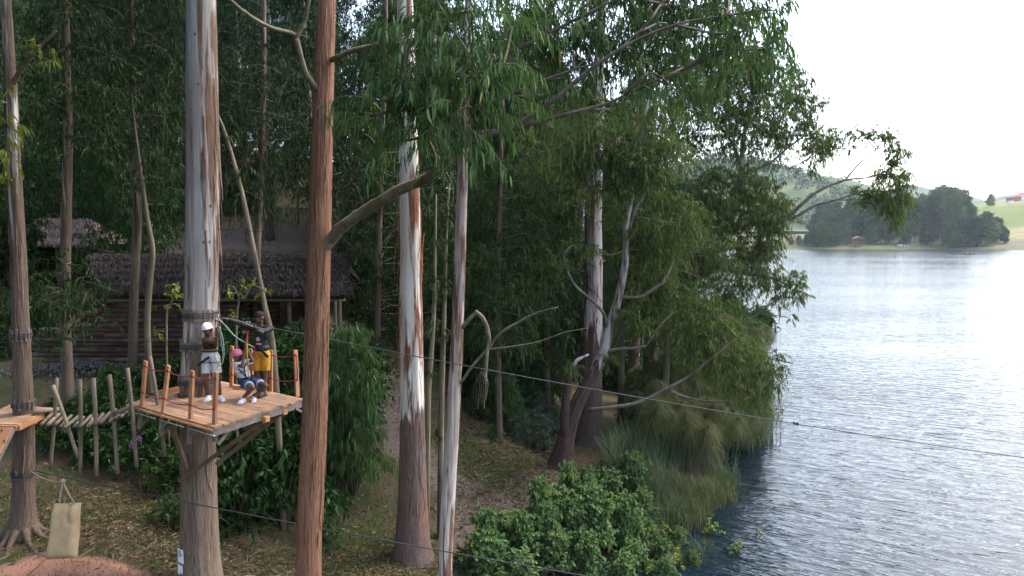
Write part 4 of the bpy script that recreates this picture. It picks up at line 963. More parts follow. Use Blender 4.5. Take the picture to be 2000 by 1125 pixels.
for i in range(15):                                       # front wall, log on log, broken into lengths
    z = 4.5 + .10 + i * .185
    if z > 7.2: break
    cuts = [wx0 + (i > 7) * 2.2 + r_.uniform(-.4, .4), wx0 + 3.2 + r_.uniform(-.7, .7), wx1 - 2.2 + r_.uniform(-.6, .6), wx1 + r_.uniform(-.08, .12)]
    for j in range(3):
        log_between('wall_log', (cuts[j] + .01, wy + r_.normal(0, .015), z), (cuts[j + 1] - .01, wy + r_.normal(0, .015), z + r_.normal(0, .01)), .095, MT['log'], lodge, 9, i * 5 + j)
for i in range(14):                                       # right end wall of the closed room
    log_between('wall_log', (wx1, wy + .1, 4.6 + i * .185), (wx1, wy + 4.2, 4.6 + i * .185), .09, MT['log'], lodge, 7, i)
part('back_wall', box((-13.2, 29.4, 5.8), (4.4, 0, 0), (0, .06, 0), (0, 0, 1.35)), MT['log'], lodge)
for px in (520, 566, 600, 655, 664):
    p = at(px, 640, 24.9 if px < 662 else 25.6)
    log_between('post', (p[0], p[1], 4.4), (p[0], p[1], 7.35), .075, MT['pole'], lodge, 8, px)
for px in (600, 655):
    p = at(px, 640, 29); log_between('post', (p[0], p[1], 4.4), (p[0], p[1], 7.5), .07, MT['pole'], lodge, 8, px)
log_between('porch_floor_beam', (at(560, 690, 24.9)[0], 24.9, 5.35), (at(662, 690, 24.9)[0], 24.9, 5.35), .08, MT['pole'], lodge)
part('porch_floor', box(((at(560, 690, 24.9)[0] + at(662, 690, 24.9)[0]) / 2, 27, 5.42), (1.0, 0, 0), (0, 2.2, 0), (0, 0, .03)), MT['wood_brown'], lodge)
xa, xb = at(566, 640, 24.85)[0], at(655, 640, 24.85)[0]
log_between('rail', (xa, 24.85, 6.22), (xb, 24.85, 6.18), .05, MT['pole'], lodge, 8, 1)
log_between('rail', (xa, 24.85, 5.6), (xb, 24.85, 5.62), .045, MT['pole'], lodge, 8, 2)
for k in range(3):
    x = xa + (xb - xa) * (.28 + .3 * k)
    log_between('baluster', (x, 24.85, 5.4), (x, 24.85, 6.2), .04, MT['pole'], lodge, 7, k)
log_between('baluster', (xa + .1, 24.84, 6.15), (xa + .75, 24.84, 5.65), .035, MT['pole'], lodge, 7, 9)
log_between('eave_pole', E0 + [0, .15, -.22], E1 + [0, .15, -.22], .06, MT['pole'], lodge)

hut = thing('thatched_hut', 'small hut with pale grey thatch on the slope at upper left', 'hut', at(120, 480, 33.5) - [0, 0, 1.6])
q0, q1, q2, q3 = at(40, 428, 34.5), at(178, 430, 34.5), at(30, 478, 32.6), at(192, 478, 32.6)
rf = part('roof', (np.array([q0, q1, q2, q3, q0 - [0, 0, .15], q1 - [0, 0, .15], q2 - [0, 0, .12], q3 - [0, 0, .12], q2 + [0, 3.8, .05], q3 + [0, 3.8, .05]]), np.array([[0,2,3],[0,3,1],[4,7,6],[4,5,7],[2,6,7],[2,7,3],[0,1,9],[0,9,8],[0,8,2],[1,3,9]])), MT['thatch2'], hut)
thatch_slope(q0 + [0, 0, .03], q1 + [0, 0, .03], q2, q3, 3, 1300, .45, MT['thatch2'], rf, 8, .016, .05)
for px in (50, 110, 175):
    p = at(px, 480, 32.9); log_between('post', (p[0], p[1], p[2] - 2.0), (p[0], p[1], p[2] + .1), .07, MT['pole'], hut)
for i in range(9):
    p0, p1 = at(45, 480, 33.3), at(180, 480, 33.3)
    log_between('wall_log', p0 - [0, 0, .15 + i * .17], p1 - [0, 0, .15 + i * .17], .085, MT['log'], hut, 7, i)
shed = thing('tin_roof_shed', 'shed with curved blue-grey metal sheet roof deep in the trees', 'shed', at(90, 350, 39) - [0, 0, 2])
MT['tin'] = mat_plain('tin_sheet', (.26, .32, .34), (.18, .22, .24), 6, .45, .1, .5, .4)
s0, s1 = at(40, 336, 38), at(128, 318, 38)
for k in range(5):
    f0, f1 = k / 5, (k + 1) / 5 - .01
    a_, b_ = s0 + (s1 - s0) * f0 + [0, 0, .12 * math.sin(math.pi * f0)], s0 + (s1 - s0) * f1 + [0, 0, .12 * math.sin(math.pi * f1)]
    part('roof_sheet', (np.array([a_, b_, b_ + [0, 3, .5], a_ + [0, 3, .5], a_ - [0, 0, .03], b_ - [0, 0, .03], b_ + [0, 3, .46], a_ + [0, 3, .46]]), BOXT), MT['tin'], shed)
for px in (50, 120):
    p = at(px, 335, 38.3); log_between('post', p - [0, 0, 3.2], p, .06, MT['pole'], shed)
deck2 = thing('wooden_lookout', 'weathered wooden lookout with railing among the trees up the slope', 'lookout', at(600, 350, 47) - [0, 0, 2])
for px in (580, 612, 640):
    p = at(px, 322, 47); log_between('post', p - [0, 0, 4], p + [0, 0, .15], .06, MT['pole'], deck2)
for py in (326, 338, 372):
    a_, b_ = at(572, py, 47), at(645, py, 47); log_between('rail', a_, b_, .05, MT['pole'], deck2)
for k in range(9):
    p = at(588 + k * 5, 332, 47); part('baluster', beam(p - [0, 0, .3], p + [0, 0, .25], .05, .05, (0, 1, 0)), MT['pole'], deck2)
part('floor', beam(at(572, 345, 47.6), at(648, 345, 47.6), 1.6, .06), MT['wood_grey'], deck2)
log_between('stair_rail', at(560, 372, 46.6), at(600, 340, 46.6), .04, MT['pole'], deck2)
# steps and flat stones on the bare slope
gp = ground_hit(160, 728)
gv = G(); r_ = np.random.default_rng(61)
for k in range(1700):
    f_ = r_.normal(0, 1, 2)
    x, y = gp[0] + 1.5 * f_[0], gp[1] + .55 * f_[1]
    hgt = .42 * math.exp(-.5 * (f_[0] ** 2 + f_[1] ** 2))
    gv.add(ball((x, y, height(x, y) + hgt * r_.uniform(.7, 1)), r_.uniform(.018, .045, 3), 5, 4))
MT['gravel'] = mat_thatch('gravel_grey', (.13, .125, .12), (.05, .047, .045))
tag(part('gravel_pile', gv, MT['gravel'], None, False, 'stuff', gp), 'heap of grey gravel in front of the log wall', 'gravel')

# ------------------------------------------------------------------ main platform
ZD = 9.5 - 3.44
A_, B_, C_ = on_z(250, 787, ZD), on_z(417, 834, ZD), on_z(592, 778, ZD)
ux, uy = nrm(B_ - A_), nrm(C_ - B_)
LA, LB = np.linalg.norm(B_ - A_), np.linalg.norm(C_ - B_)
plat = thing('tree_platform', 'square timber platform with orange posts and red rope round the thick trunk', 'platform', (T2C[0], 14.45, ZD))
UP = np.array([0, 0, 1.])
nb = 22; bw = LB / nb
r_ = np.random.default_rng(15)
def trunk_gap(p, q):                                     # board stops at the trunk hole
    c = np.array([T2C[0], 14.45, ZD]); d = nrm(q - p); L = np.linalg.norm(q - p)
    t = np.dot(c - p, d); h = np.linalg.norm(p + d * t - c)
    R = .42
    if h > R or t < 0 or t > L: return [(0, L)]
    w = math.sqrt(R * R - h * h)
    return [(a, b) for a, b in ((0, max(t - w, 0)), (min(t + w, L), L)) if b - a > .05]
for i in range(nb):
    c0 = A_ + uy * bw * (i + .5) - UP * .018 + ux * r_.uniform(-.03, .02)
    c1 = c0 + ux * (LA + r_.uniform(-.01, .045)) if True else None
    for a, b in trunk_gap(c0, c1):
        part('deck_board', beam(c0 + ux * a, c0 + ux * b + UP * r_.uniform(-.004, .004), bw * .93, .034, UP, r_.normal(0, .01)), MT['wood_deck'], plat)
# joists along the board-end direction, rim joist at the right-hand edge
for f_, m_ in ((.02, 'wood_brown'), (.34, 'wood_brown'), (.66, 'wood_brown')):
    part('joist', beam(A_ + ux * LA * f_ - UP * .1, A_ + ux * LA * f_ + uy * LB - UP * .1, .06, .13), MT[m_], plat)
part('rim_joist', beam(B_ - ux * .02 - UP * .105 + uy * -.02, C_ - ux * .02 - UP * .105 + uy * .05, .05, .14), MT['wood_grey'], plat)
part('edge_board', beam(A_ + uy * .02 - UP * .055 - uy * .04, B_ - uy * .02 - UP * .055, .03, .035), MT['wood_orange'], plat)
def post(px0, py0, px1, py1, px2, py2, e):
    """orange railing post standing on the deck edge and its weathered lower end"""
    b = on_z(px1, py1, ZD - .03)
    tp_ = at(px0, py0, b[1] + .0); lo = at(px2, py2, b[1])
    p = part('post', beam(b - (tp_ - b) * .03, tp_, .045, .10, e), MT['wood_orange'], plat)
    part('post_foot', beam(lo, b - (b - lo) * .02, .05, .095, e), MT['wood_grey'], plat)
    return b, tp_
PB = [post(285, 705, 277, 795, 271, 838, ux), post(329, 714, 318, 808, 313, 850, ux), post(376, 724, 372, 821, 369, 866, ux), post(422, 727, 419, 831, 420, 862, ux)]
def post_in(px0, py0, px1, py1, e):
    b = on_z(px1, py1, ZD); tp_ = at(px0, py0, b[1])
    part('post', beam(b - UP * .05, tp_, .09, .04, e), MT['wood_orange'], plat)
    return b, tp_
PR = [post_in(453, 676, 452, 756, uy), post_in(490, 681, 492, 757, uy), post_in(529, 684, 529, 764, uy), post_in(577, 684, 581, 770, ux)]
for (b, tp_), nx_ in list(zip(PB, PB[1:] + [None])) + list(zip(PR, PR[1:] + [None])):
    for f_ in (.9, .33):
        k = b + (tp_ - b) * f_ + np.array([0, -.03, 0])
        part('rope_knot', ball(k, .028, 8, 6), MT['rope_red'], plat, True)
        if nx_ is not None:
            k2 = nx_[0] + (nx_[1] - nx_[0]) * f_ + np.array([0, -.03, 0])
            part('rail_rope', tube(sag(k, k2, .05, 10), .011, 6), MT['rope_red'], plat, True)
for (b, tp_) in (PB[0], PR[3], PB[3]):
    part('rail_rope', tube([b + (tp_ - b) * .33 + [.03, -.03, 0], b + (tp_ - b) * .9 + [.03, -.03, 0]], .01, 6), MT['rope_red'], plat, True)
# struts under the post feet, tie rods, cross beams and the long braces
for (b, tp_), ft in zip(PB, ((271, 830), (313, 848), (365, 852), (421, 868))):
    lo = at(ft[0] + 2, ft[1], b[1] - .02)
    part('foot_strut', beam(lo + uy * .02, b + uy * .42 - UP * .12, .07, .04, ux), MT['wood_grey'], plat)
lo = at(595, 808, C_[1]); part('foot_strut', beam(lo, C_ - uy * .25 - UP * .15, .075, .04), MT['wood_grey'], plat)
for f_ in (.0, .33, .66):
    a = A_ + ux * LA * (f_ + .12) - UP * .13 - uy * .06
    part('tie_rod', tube([a, a + ux * LA * .26], .011, 6), MT['steel'], plat, True)
part('tie_rod', tube([at(480, 826, 12.7), at(556, 801, 13.6)], .011, 6), MT['steel'], plat, True)
for pe, f_ in ((np.array(at(523, 819, 12.95)), .63), (np.array(at(558, 805, 13.5)), .84)):
    inn = pe - ux * 1.4
    part('cross_beam', beam(inn, pe, .10, .10), MT['wood_orange'], plat)
TL = at(357, 937, 14.05)
part('brace', beam(at(353, 938, 14.02), at(516, 822, 13.1), .07, .12, (0, -1, .2)), MT['wood_brown'], plat)
part('brace', beam(at(425, 905, 14.3), at(552, 805, 13.75), .07, .12, (0, -1, .2)), MT['wood_brown'], plat)
part('brace', beam(at(366, 918, 14.08), at(333, 826, 13.6), .07, .10, (0, -1, .2)), MT['wood_brown'], plat)
part('curb_plank', beam(on_z(305, 768, ZD + .05), on_z(366, 756, ZD + .05), .05, .09), MT['wood_orange'], plat)
part('curb_plank', beam(on_z(455, 756, ZD + .05), on_z(520, 758, ZD + .05), .04, .07), MT['wood_deck'], plat)
def cable_wrap(label, zc, cx, cy, R, n, sl, parent_name='cable_band', span=(0, 6.283), wires=3, w=.04):
    t = thing(parent_name, label, 'cable band', (cx, cy, zc))
    r = np.random.default_rng(int(zc * 100))
    for k in range(n):
        a = span[0] + (span[1] - span[0]) * k / n + r.uniform(-.05, .05)
        c = np.array([cx + (R + .015) * math.cos(a), cy + (R + .015) * math.sin(a), zc + r.uniform(-.04, .04)])
        part('wood_slat', box(c, (-w * math.sin(a), w * math.cos(a), 0), (.012 * math.cos(a), .012 * math.sin(a), 0), (0, 0, sl * r.uniform(.75, 1.2))), MT['wood_grey'], t)
    for k in range(wires):
        a = np.linspace(0, 6.4, 40)
        part('wire', tube(np.stack([cx + (R + .034) * np.cos(a), cy + (R + .034) * np.sin(a), zc + (k - 1) * .028 + .02 * np.sin(a + k)], -1), .011, 5), MT['cable'], t, True)
    return t
zc1, zc2 = at(390, 617, 14.1)[2], at(390, 678, 14.1)[2]
cable_wrap('upper cable band with wooden slats round the thick trunk above the people', zc1, at(392, 617, 14.45)[0], 14.45, .335, 22, .13)
cable_wrap('lower cable band with wooden slats beside the standing woman on the thick trunk', zc2, at(389, 678, 14.45)[0], 14.45, .345, 22, .11)
cable_wrap('cable band low on the thick trunk just above the platform boards', at(385, 748, 14.1)[2], at(386, 748, 14.45)[0], 14.45, .35, 12, .10)
cable_wrap('cable band with slats on the left-edge trunk at rail height', at(40, 655, d1)[2], at(40, 655, d1)[0], d1, .178, 14, .12, w=.02)
cable_wrap('cable band with slats on the left-edge trunk just above its orange platform', at(46, 788, d1)[2], at(46, 788, d1)[0], d1, .198, 14, .10, w=.02)
cable_wrap('thin wire band on the left-edge trunk below its orange platform', at(47, 922, d1)[2], at(47, 922, d1)[0], d1, .216, 4, .06, w=.02)

# ------------------------------------------------------------------ small platform, climbing board, bridge, bag
ZL = at(50, 806, d1)[2] - .02
pl2 = thing('orange_platform', 'small orange plank platform round the left-edge trunk', 'platform', (at(46, 800, d1)[0], d1, ZL))
c0, c1, c2, c3 = on_z(-60, 826, ZL), on_z(36, 829, ZL), on_z(103, 796, ZL), on_z(20, 790, ZL)
n_ = 8
for k in range(n_):
    f0, f1 = k / n_, (k + .93) / n_
    a, b, c, d = c0 + (c3 - c0) * f0, c1 + (c2 - c1) * f0, c1 + (c2 - c1) * f1, c0 + (c3 - c0) * f1
    part('deck_board', (np.array([a - UP * .03, b - UP * .03, c - UP * .03, d - UP * .03, a, b, c, d]), BOXT), MT['wood_deck'], pl2)
part('rim_joist', beam(on_z(36, 830, ZL) - UP * .07, on_z(84, 807, ZL) - UP * .07, .05, .10), MT['wood_orange'], pl2)
part('rim_joist', beam(on_z(-60, 827, ZL) - UP * .07, on_z(34, 830, ZL) - UP * .07, .05, .10), MT['wood_orange'], pl2)
part('block', beam(on_z(66, 815, ZL) - UP * .12, on_z(72, 809, ZL) - UP * .12, .08, .08), MT['wood_orange'], pl2)
part('edge_log', tube([on_z(62, 812, ZL) + UP * .06, on_z(118, 803, ZL) + UP * .05], .05, 9, .04), MT['pole'], pl2, True)
cb = thing('climbing_board', 'steep orange climbing board with dark hand holes below the small platform', 'climbing board', on_z(0, 828, ZL))
ct0, ct1 = on_z(-55, 829, ZL) + [0, -.06, -.02], on_z(30, 832, ZL) + [0, -.06, -.02]
dn_ = at(-12, 912, ct1[1] - .55) - ct1
nrm_b = nrm(np.cross(ct1 - ct0, dn_)); nrm_b = nrm_b if nrm_b[1] < 0 else -nrm_b
def sheet(a, b, dv, th): 
    n = nrm_b * th
    return np.array([a, b, b + dv, a + dv, a + n, b + n, b + dv + n, a + dv + n]), BOXT
part('panel', sheet(ct0, ct1, dn_ * 2.2, .03), MT['wood_orange'], cb)
part('side_rail', beam(ct1 + nrm_b * -.03, ct1 + dn_ * 2.2 + nrm_b * -.03, .035, .06), MT['wood_grey'], cb)
MT['hole'] = mat_plain('hole_shade', (.06, .02, .012), (.04, .015, .01), 10, .9, 0)  # dark discs on the solid panel paint the shade inside the holes
for hx, hy in ((3, 841), (8, 862), (-14, 868), (-2, 885), (-25, 850)):
    u_ = (at(hx, hy, 1) - np.array([0, 0, CAM_Z])); t_ = np.dot(ct0 + nrm_b * .031 - np.array([0, 0, CAM_Z]), nrm_b) / np.dot(u_, nrm_b)
    c = np.array([0, 0, CAM_Z]) + u_ * t_
    e1 = nrm(ct1 - ct0); e2 = nrm(dn_)
    part('hand_hole', ball(c, (.045, .03, .004), 10, 6, [e1 * .6 + e2 * .6, e2, nrm_b]), MT['hole'], cb, True)

br = thing('hanging_bridge', 'sagging footbridge of split poles hung between the two platforms', 'bridge', on_z(160, 820, ZL))
E0_, E1_ = on_z(88, 818, ZL - .02), on_z(258, 800, ZD - .08)
nsl = 13
for k in range(nsl):
    f_ = (k + .3) / nsl
    c = E0_ + (E1_ - E0_) * f_ - UP * .14 * math.sin(math.pi * f_) ** 1.2
    dv = nrm(np.array([-.38, 1, 0]) + [r_.normal(0, .07), 0, r_.normal(0, .03)])
    part('tread_pole', tube(smooth_line([c - dv * .42, c, c + dv * .42], 4), .036 * r_.uniform(.85, 1.15), 8, .04, True, k), MT['pole'], br, True)
for off in (-.3, .3):
    P = np.array([E0_ + (E1_ - E0_) * f_ - UP * (.14 * math.sin(math.pi * f_) ** 1.2 + .05) + np.array([-.38, 1, 0]) * off for f_ in np.linspace(0, 1, 12)])
    part('bearer_cable', tube(P, .012, 5), MT['cable'], br, True)
for x0, y0, x1, y1, sdp in ((111, 739, 98, 917, .1), (103, 752, 152, 894, -.28), (156, 742, 156, 929, -.28), (183, 739, 189, 929, -.26), (214, 732, 230, 925, -.24), (249, 719, 267, 912, -.24), (293, 696, 322, 891, .42)):
    dm = E0_[1] + (E1_[1] - E0_[1]) * ((x0 + x1) / 2 - 88) / 170 + sdp
    part('upright_pole', tube(smooth_line([at(x1, y1, dm), at((x0 + x1) / 2 + 1.5, (y0 + y1) / 2, dm), at(x0, y0, dm)], 8), np.linspace(.036, .04, 8), 9, .04, True, int(x0)), MT['pole'], br, True)
log_between('handrail_log', at(222, 808, E1_[1] - .15), at(270, 790, E1_[1] - .2), .045, MT['pole'], br)

bag = thing('hanging_mattress', 'tan canvas mattress bag hung on rope beside the left-edge trunk', 'mattress', at(122, 1088, 13.4))
DBG = 13.3
n_ = 12; m_ = 16
cs = [at(106, 984, DBG), at(158, 982, DBG), at(151, 1089, DBG - .1), at(91, 1092, DBG - .1)]
Vb, Tb = [], []
r_ = np.random.default_rng(2)
for side, sg in ((0, -1), (1, 1)):
    for j in range(m_ + 1):
        for i in range(n_ + 1):
            u, v = i / n_, j / m_
            p = (cs[0] * (1 - u) + cs[1] * u) * (1 - v) + (cs[3] * (1 - u) + cs[2] * u) * v
            e = min(1, 6 * min(u, 1 - u)) ** .5 * min(1, 8 * min(v, 1 - v)) ** .5
            cr = .04 * math.sin(9 * u + 5 * v * v + 1) * math.sin(5 * v + 2 * u) * e
            fold = -.08 * math.exp(-((u - .62 - .25 * v) / .07) ** 2) * (v < .35)
            Vb.append(p + np.array([0, sg * (.015 + .11 * e) + (cr + fold) * sg, 0]))
    o_ = side * (n_ + 1) * (m_ + 1)
    for j in range(m_):
        for i in range(n_):
            a = o_ + j * (n_ + 1) + i
            q = [a, a + 1, a + n_ + 2, a + n_ + 1]
            if side: q = q[::-1]
            Tb += [[q[0], q[1], q[2]], [q[0], q[2], q[3]]]
off = (n_ + 1) * (m_ + 1)
rim = [i for i in range(n_ + 1)] + [j * (n_ + 1) + n_ for j in range(1, m_ + 1)] + [m_ * (n_ + 1) + i for i in range(n_ - 1, -1, -1)] + [j * (n_ + 1) for j in range(m_ - 1, 0, -1)]
for a, b in zip(rim, rim[1:] + rim[:1]): Tb += [[b, a, a + off], [b, a + off, b + off]]
MT['canvas'] = mat_plain('tan_canvas', (.50, .36, .20), (.42, .29, .16), 5, .75, .25)
part('mattress', (np.array(Vb), np.array(Tb)), MT['canvas'], bag, True)
knot = at(123, 940, DBG)
for p in (at(116, 986, DBG), at(147, 984, DBG)):
    part('rope', tube(smooth_line([knot, (knot + p) / 2 + [0, -.02, -.02], p], 8), .014, 6), MT['rope_pale'], bag, True)
part('knot', ball(knot, (.05, .04, .05), 8, 6), MT['rope_pale'], bag, True)
part('rope', tube(sag(knot, at(60, 920, d1 - .22), .08, 10), .009, 5), MT['rope_pale'], bag, True)

# printed notices pinned to the thick trunk
def notice(label, px, py, w, h, lines):
    c = at(px, py, 14.16); a = math.atan2(c[1] - 14.45, c[0] - at(389, py, 14.45)[0])
    ax = np.array([-math.sin(a), math.cos(a), 0]); nr = np.array([math.cos(a), math.sin(a), 0])
    R = .405 + .012
    c = np.array([at(389, py, 14.45)[0], 14.45, c[2]]) + nr * R
    t = thing('paper_notice', label, 'notice', c)
    part('sheet', box(c, ax * w / 2, nr * .003, (0, 0, h / 2)), MT['paper'], t)
    for i, (l0, l1) in enumerate(lines):
        part('printed_line', box(c + nr * .005 + ax * w * ((l0 + l1) / 2 - .5) + UP * (h * (.36 - .13 * i)), ax * w * (l1 - l0) / 2, nr * .001, (0, 0, .010)), MT['ink'], t)
MT['paper'] = mat_plain('white_paper', (.78, .79, .82), (.7, .71, .75), 4, .7, 0)
MT['ink'] = mat_plain('ink', (.12, .12, .14), (.08, .08, .1), 30, .8, 0)
notice('larger printed white paper notice on the thick trunk near the ground', 358.5, 1084, .21, .30, [(.1, .6), (.1, .75), (.08, .9), (.1, .55)])
notice('smaller plain white paper notice under the larger one on the thick trunk', 357, 1111, .19, .22, [])

# ------------------------------------------------------------------ cables
def cable(label, P, drop, r=.012, extra=None):
    t = tag(part('steel_cable', tube(sag(P[0], P[1], drop, 40), r, 6), MT['cable'], None, True, None, P[0]), label, 'cable', 'steel cables')
    return t
z0c = at(430, 620, 14.2)
ze = at(2000, 888, 19.2); ze2 = z0c + (ze - z0c) * 1.12
cable('long zip line cable sloping from the thick trunk down over the lake', (z0c, ze2), .22, .0125)
bob = at(1553, 817, 14.2 + 5.0 * .73)
tt_ = np.linspace(0, 1, 400)[:, None]; line_ = sag(z0c, ze2, .22, 400)
pr = (line_ - [0, 0, CAM_Z]); sc_ = pr[:, 0] / pr[:, 1]; kb = int(np.argmin(np.abs(sc_ - (553 / F) / (cp + (562.5 - 817) / F * sp))))
bb = thing('cable_stopper', 'small knot-like stopper clamped on the zip line above the water', 'stopper', line_[kb])
part('clamp', ball(line_[kb] + [0, 0, .01], (.045, .035, .035), 10, 8), MT['cable'], bb, True)
part('clamp', ball(line_[kb + 1] + [.03, 0, 0], (.03, .03, .05), 10, 8), MT['cable'], bb, True)
l0, l1 = at(210, 938, 13.6), at(1205, 1128, 12.2)
cable('low pale cable crossing in front of the trunks near the ground', (at(70, 920, 14.2), l0 + (l1 - l0) * 1.25), .1, .011)
cable('guy cable strung between the left-edge trunk and the thick trunk at shoulder height', (at(58, 660, d1), at(372, 665, 14.4)), .04, .008)
cable('upper guy cable leaving the left-edge trunk to the left', (at(22, 652, d1), at(-120, 640, d1)), .02, .008)
cable('lower guy cable leaving the left-edge trunk to the left', (at(22, 668, d1), at(-120, 668, d1)), .02, .008)
cable('thin cable from the thick trunk to the red-barked trunk high behind the platform', (at(425, 447, 14.5), at(618, 452, 12.5)), .03, .006)
# ------------------------------------------------------------------ shrubs, reeds, grass, litter
def bush_proto(seed, h, rad, n, leafmat, ll, lw, shape='lance', dens=60, nleaf=12, hang=.5, detail=2, up=.5, rz=1.1):
    r = np.random.default_rng(seed); cl = []
    st = G()
    for i in range(n):
        f_ = (i + .5) / n; a = i * 2.4 + r.uniform(-.5, .5)
        z = h * (.15 + .8 * f_); R = rad * (1 - .65 * f_ ** 1.5) * r.uniform(.25, 1)
        c = np.array([R * math.cos(a), R * math.sin(a), z]); cl.append((c, (rad * r.uniform(.28, .42),) * 2 + (rad * .36 * rz,)))
        st.add(limb_to([((c[0] * .1, c[1] * .1, -.1), .02), ((c[0] * .45, c[1] * .45, z * .55), .014), (c, .007)], 5, 6, 0))
    V, T_, M = clump_foliage(cl, dens / rad ** .5, nleaf, ll, lw, detail, hang, .45, 1.1, False, shape, r=r, up=up).get()
    sv = st.get()
    return make_mesh('stems', sv[0], sv[1], MT['twig'], None, True), make_mesh('foliage', V, T_, leafmat, None)
def plant(proto, name, label, group, loc, rot=0, sc=(1, 1, 1), cat='shrub'):
    t = thing(name, label, cat, loc, group)
    t.rotation_euler = (0, 0, rot); t.scale = sc
    for nm, me in zip(('stems', 'foliage'), proto):
        o = bpy.data.objects.new(nm, me); COL.objects.link(o); o.parent = t
    return t
r_ = np.random.default_rng(123)
BU = {'broad': bush_proto(1, 1.5, 1.0, 20, MT['leaf_bush'], .13, .06, dens=70),
      'fern': bush_proto(2, 1.3, .9, 16, MT['leaf_bush'], .24, .05, dens=60, hang=.15),
      'grey': bush_proto(3, 1.6, .8, 18, MT['leaf_grey'], .15, .03, dens=90, hang=.1),
      'willow': bush_proto(4, 3.4, .9, 34, MT['leaf_bright'], .22, .028, dens=88, hang=1.1, rz=1.5),
      'mallow': bush_proto(5, 1.7, 1.0, 30, MT['leaf_mallow'], .14, .15, 'round', 60, 9, .1),
      'bright': bush_proto(6, .9, .6, 12, MT['leaf_bright'], .15, .06, dens=80, hang=.3),
      'yellow': bush_proto(7, .7, .4, 6, MT['leaf_yel2'], .10, .10, 'round', 40, 5, .3)}
def at_ground(kind, px, py, sc, name, label, group=None, cat='shrub', tall=1.0, sink=.05):
    p = ground_hit(px, py)
    return plant(BU[kind], name, label, group, (p[0], p[1], float(max(height(p[0], p[1]), -.3)) - sink), r_.uniform(0, 6.28), (sc, sc, sc * tall), cat)
at_ground('willow', 690, 965, 1.1, 'leafy_shrub', 'tall bright green shrub with long drooping leaves right of the red-barked trunk', None, tall=1.35)
at_ground('willow', 645, 900, 1.0, 'leafy_shrub', 'drooping green shrub showing just behind the red-barked trunk')
for i, (px, py, sc) in enumerate(((462, 1025, 1.5), (520, 1000, 1.3), (556, 1022, 1.7), (500, 930, 1.4), (570, 910, 1.4), (440, 920, 1.2))):
    at_ground('broad', px, py, sc, 'dark_bush', 'dark broad-leaved bush in the thicket under the right side of the platform', 'bushes in the thicket under the platform')
for px, py, sc in ((250, 915, .8), (300, 905, .95), (325, 960, .8), (285, 860, .9), (340, 870, .9), (215, 865, .75), (240, 830, .8), (120, 880, .7), (150, 860, .75), (185, 885, .7), (170, 840, .8), (100, 850, .7), (205, 905, .6)):
    at_ground('fern', px, py, sc, 'fern_bush', 'feathery green bush on the bank below the hanging bridge', 'feathery bushes below the hanging bridge')
for px, py, sc, lab in ((330, 1030, .85, 'fresh green large-leaved plant left of the thick trunk near the ground'), (640, 1060, .9, 'fresh green plant at the foot of the red-barked trunk'), (155, 905, .45, 'small bright plant below the bridge by the mattress rope'), (695, 935, .6, 'low bright green plant below the tall drooping shrub'), (430, 1000, .6, 'bright leafy sprig just right of the thick trunk'), (900, 1110, .6, 'bright sprig at the foot of the streaked trunk'), (655, 1000, .7, 'low green plant tucked behind the red-barked trunk'), (965, 860, .7, 'leafy sprig left of the grey-green shrubs by the path')):
    at_ground('bright', px, py, sc, 'leafy_plant', lab, None, 'plant')
for px, py, sc in ((1020, 865, .8), (1060, 880, .9), (1050, 840, 1.0), (1000, 830, .9), (1085, 850, .8)):
    at_ground('grey', px, py, sc, 'grey_green_shrub', 'grey-green narrow-leaved shrub at the foot of the leaning tree', 'grey-green shrubs by the leaning tree')
for px, py, sc in ((935, 790, 1.3), (985, 770, 1.5), (1040, 790, 1.4), (720, 760, 1.0), (700, 850, 1.0), (1010, 720, 1.6), (940, 740, 1.4)):
    at_ground('broad', px, py, sc, 'dark_bush', 'dark bush in the undergrowth between the path and the shore wood', 'bushes in the undergrowth beyond the path')
for px, py, sc in ((220, 775, .6), (260, 785, .6), (320, 775, .65), (350, 770, .7), (280, 765, .6), (440, 770, 1.2), (470, 750, 1.2), (330, 760, .6), (500, 740, 1.2), (210, 800, .6), (560, 760, 1.2), (600, 740, 1.2)):
    at_ground('broad' if px % 40 else 'fern', px, py, sc, 'dark_bush', 'dark bush in the belt of growth between the bridge and the lodge', 'bushes in front of the lodge', tall=1.15)
for px, py, sc in ((30, 700, 1.2), (90, 690, 1.1), (40, 560, 1.6), (100, 540, 1.5), (200, 560, 1.2), (230, 480, 1.5), (260, 450, 1.7), (310, 430, 1.8), (200, 420, 1.6), (350, 410, 1.9), (260, 400, 1.8), (430, 410, 1.8), (480, 420, 1.7), (150, 400, 1.7), (100, 385, 1.8), (700, 480, 1.6), (720, 560, 1.6), (690, 620, 1.5), (740, 640, 1.4), (750, 560, 1.5)):
    at_ground('broad', px, py, sc, 'dark_bush', 'dark bush in the undergrowth of the hillside wood', 'undergrowth of the hillside wood', tall=1.3)
for px, py, sc, lab in ((950, 815, .75, 'left of the broken branch foot'), (995, 845, .7, 'on the litter slope before the shore wood'), (1045, 815, .85, 'left of the leaning tree'), (1000, 765, 1.0, 'behind the litter slope'), (925, 760, .9, 'just right of the streaked trunk'), (1075, 790, .9, 'close behind the leaning tree')):
    at_ground('willow', px, py, sc, 'leafy_shrub', 'drooping narrow-leaved shrub, ' + lab, 'drooping shrubs between path and leaning tree')
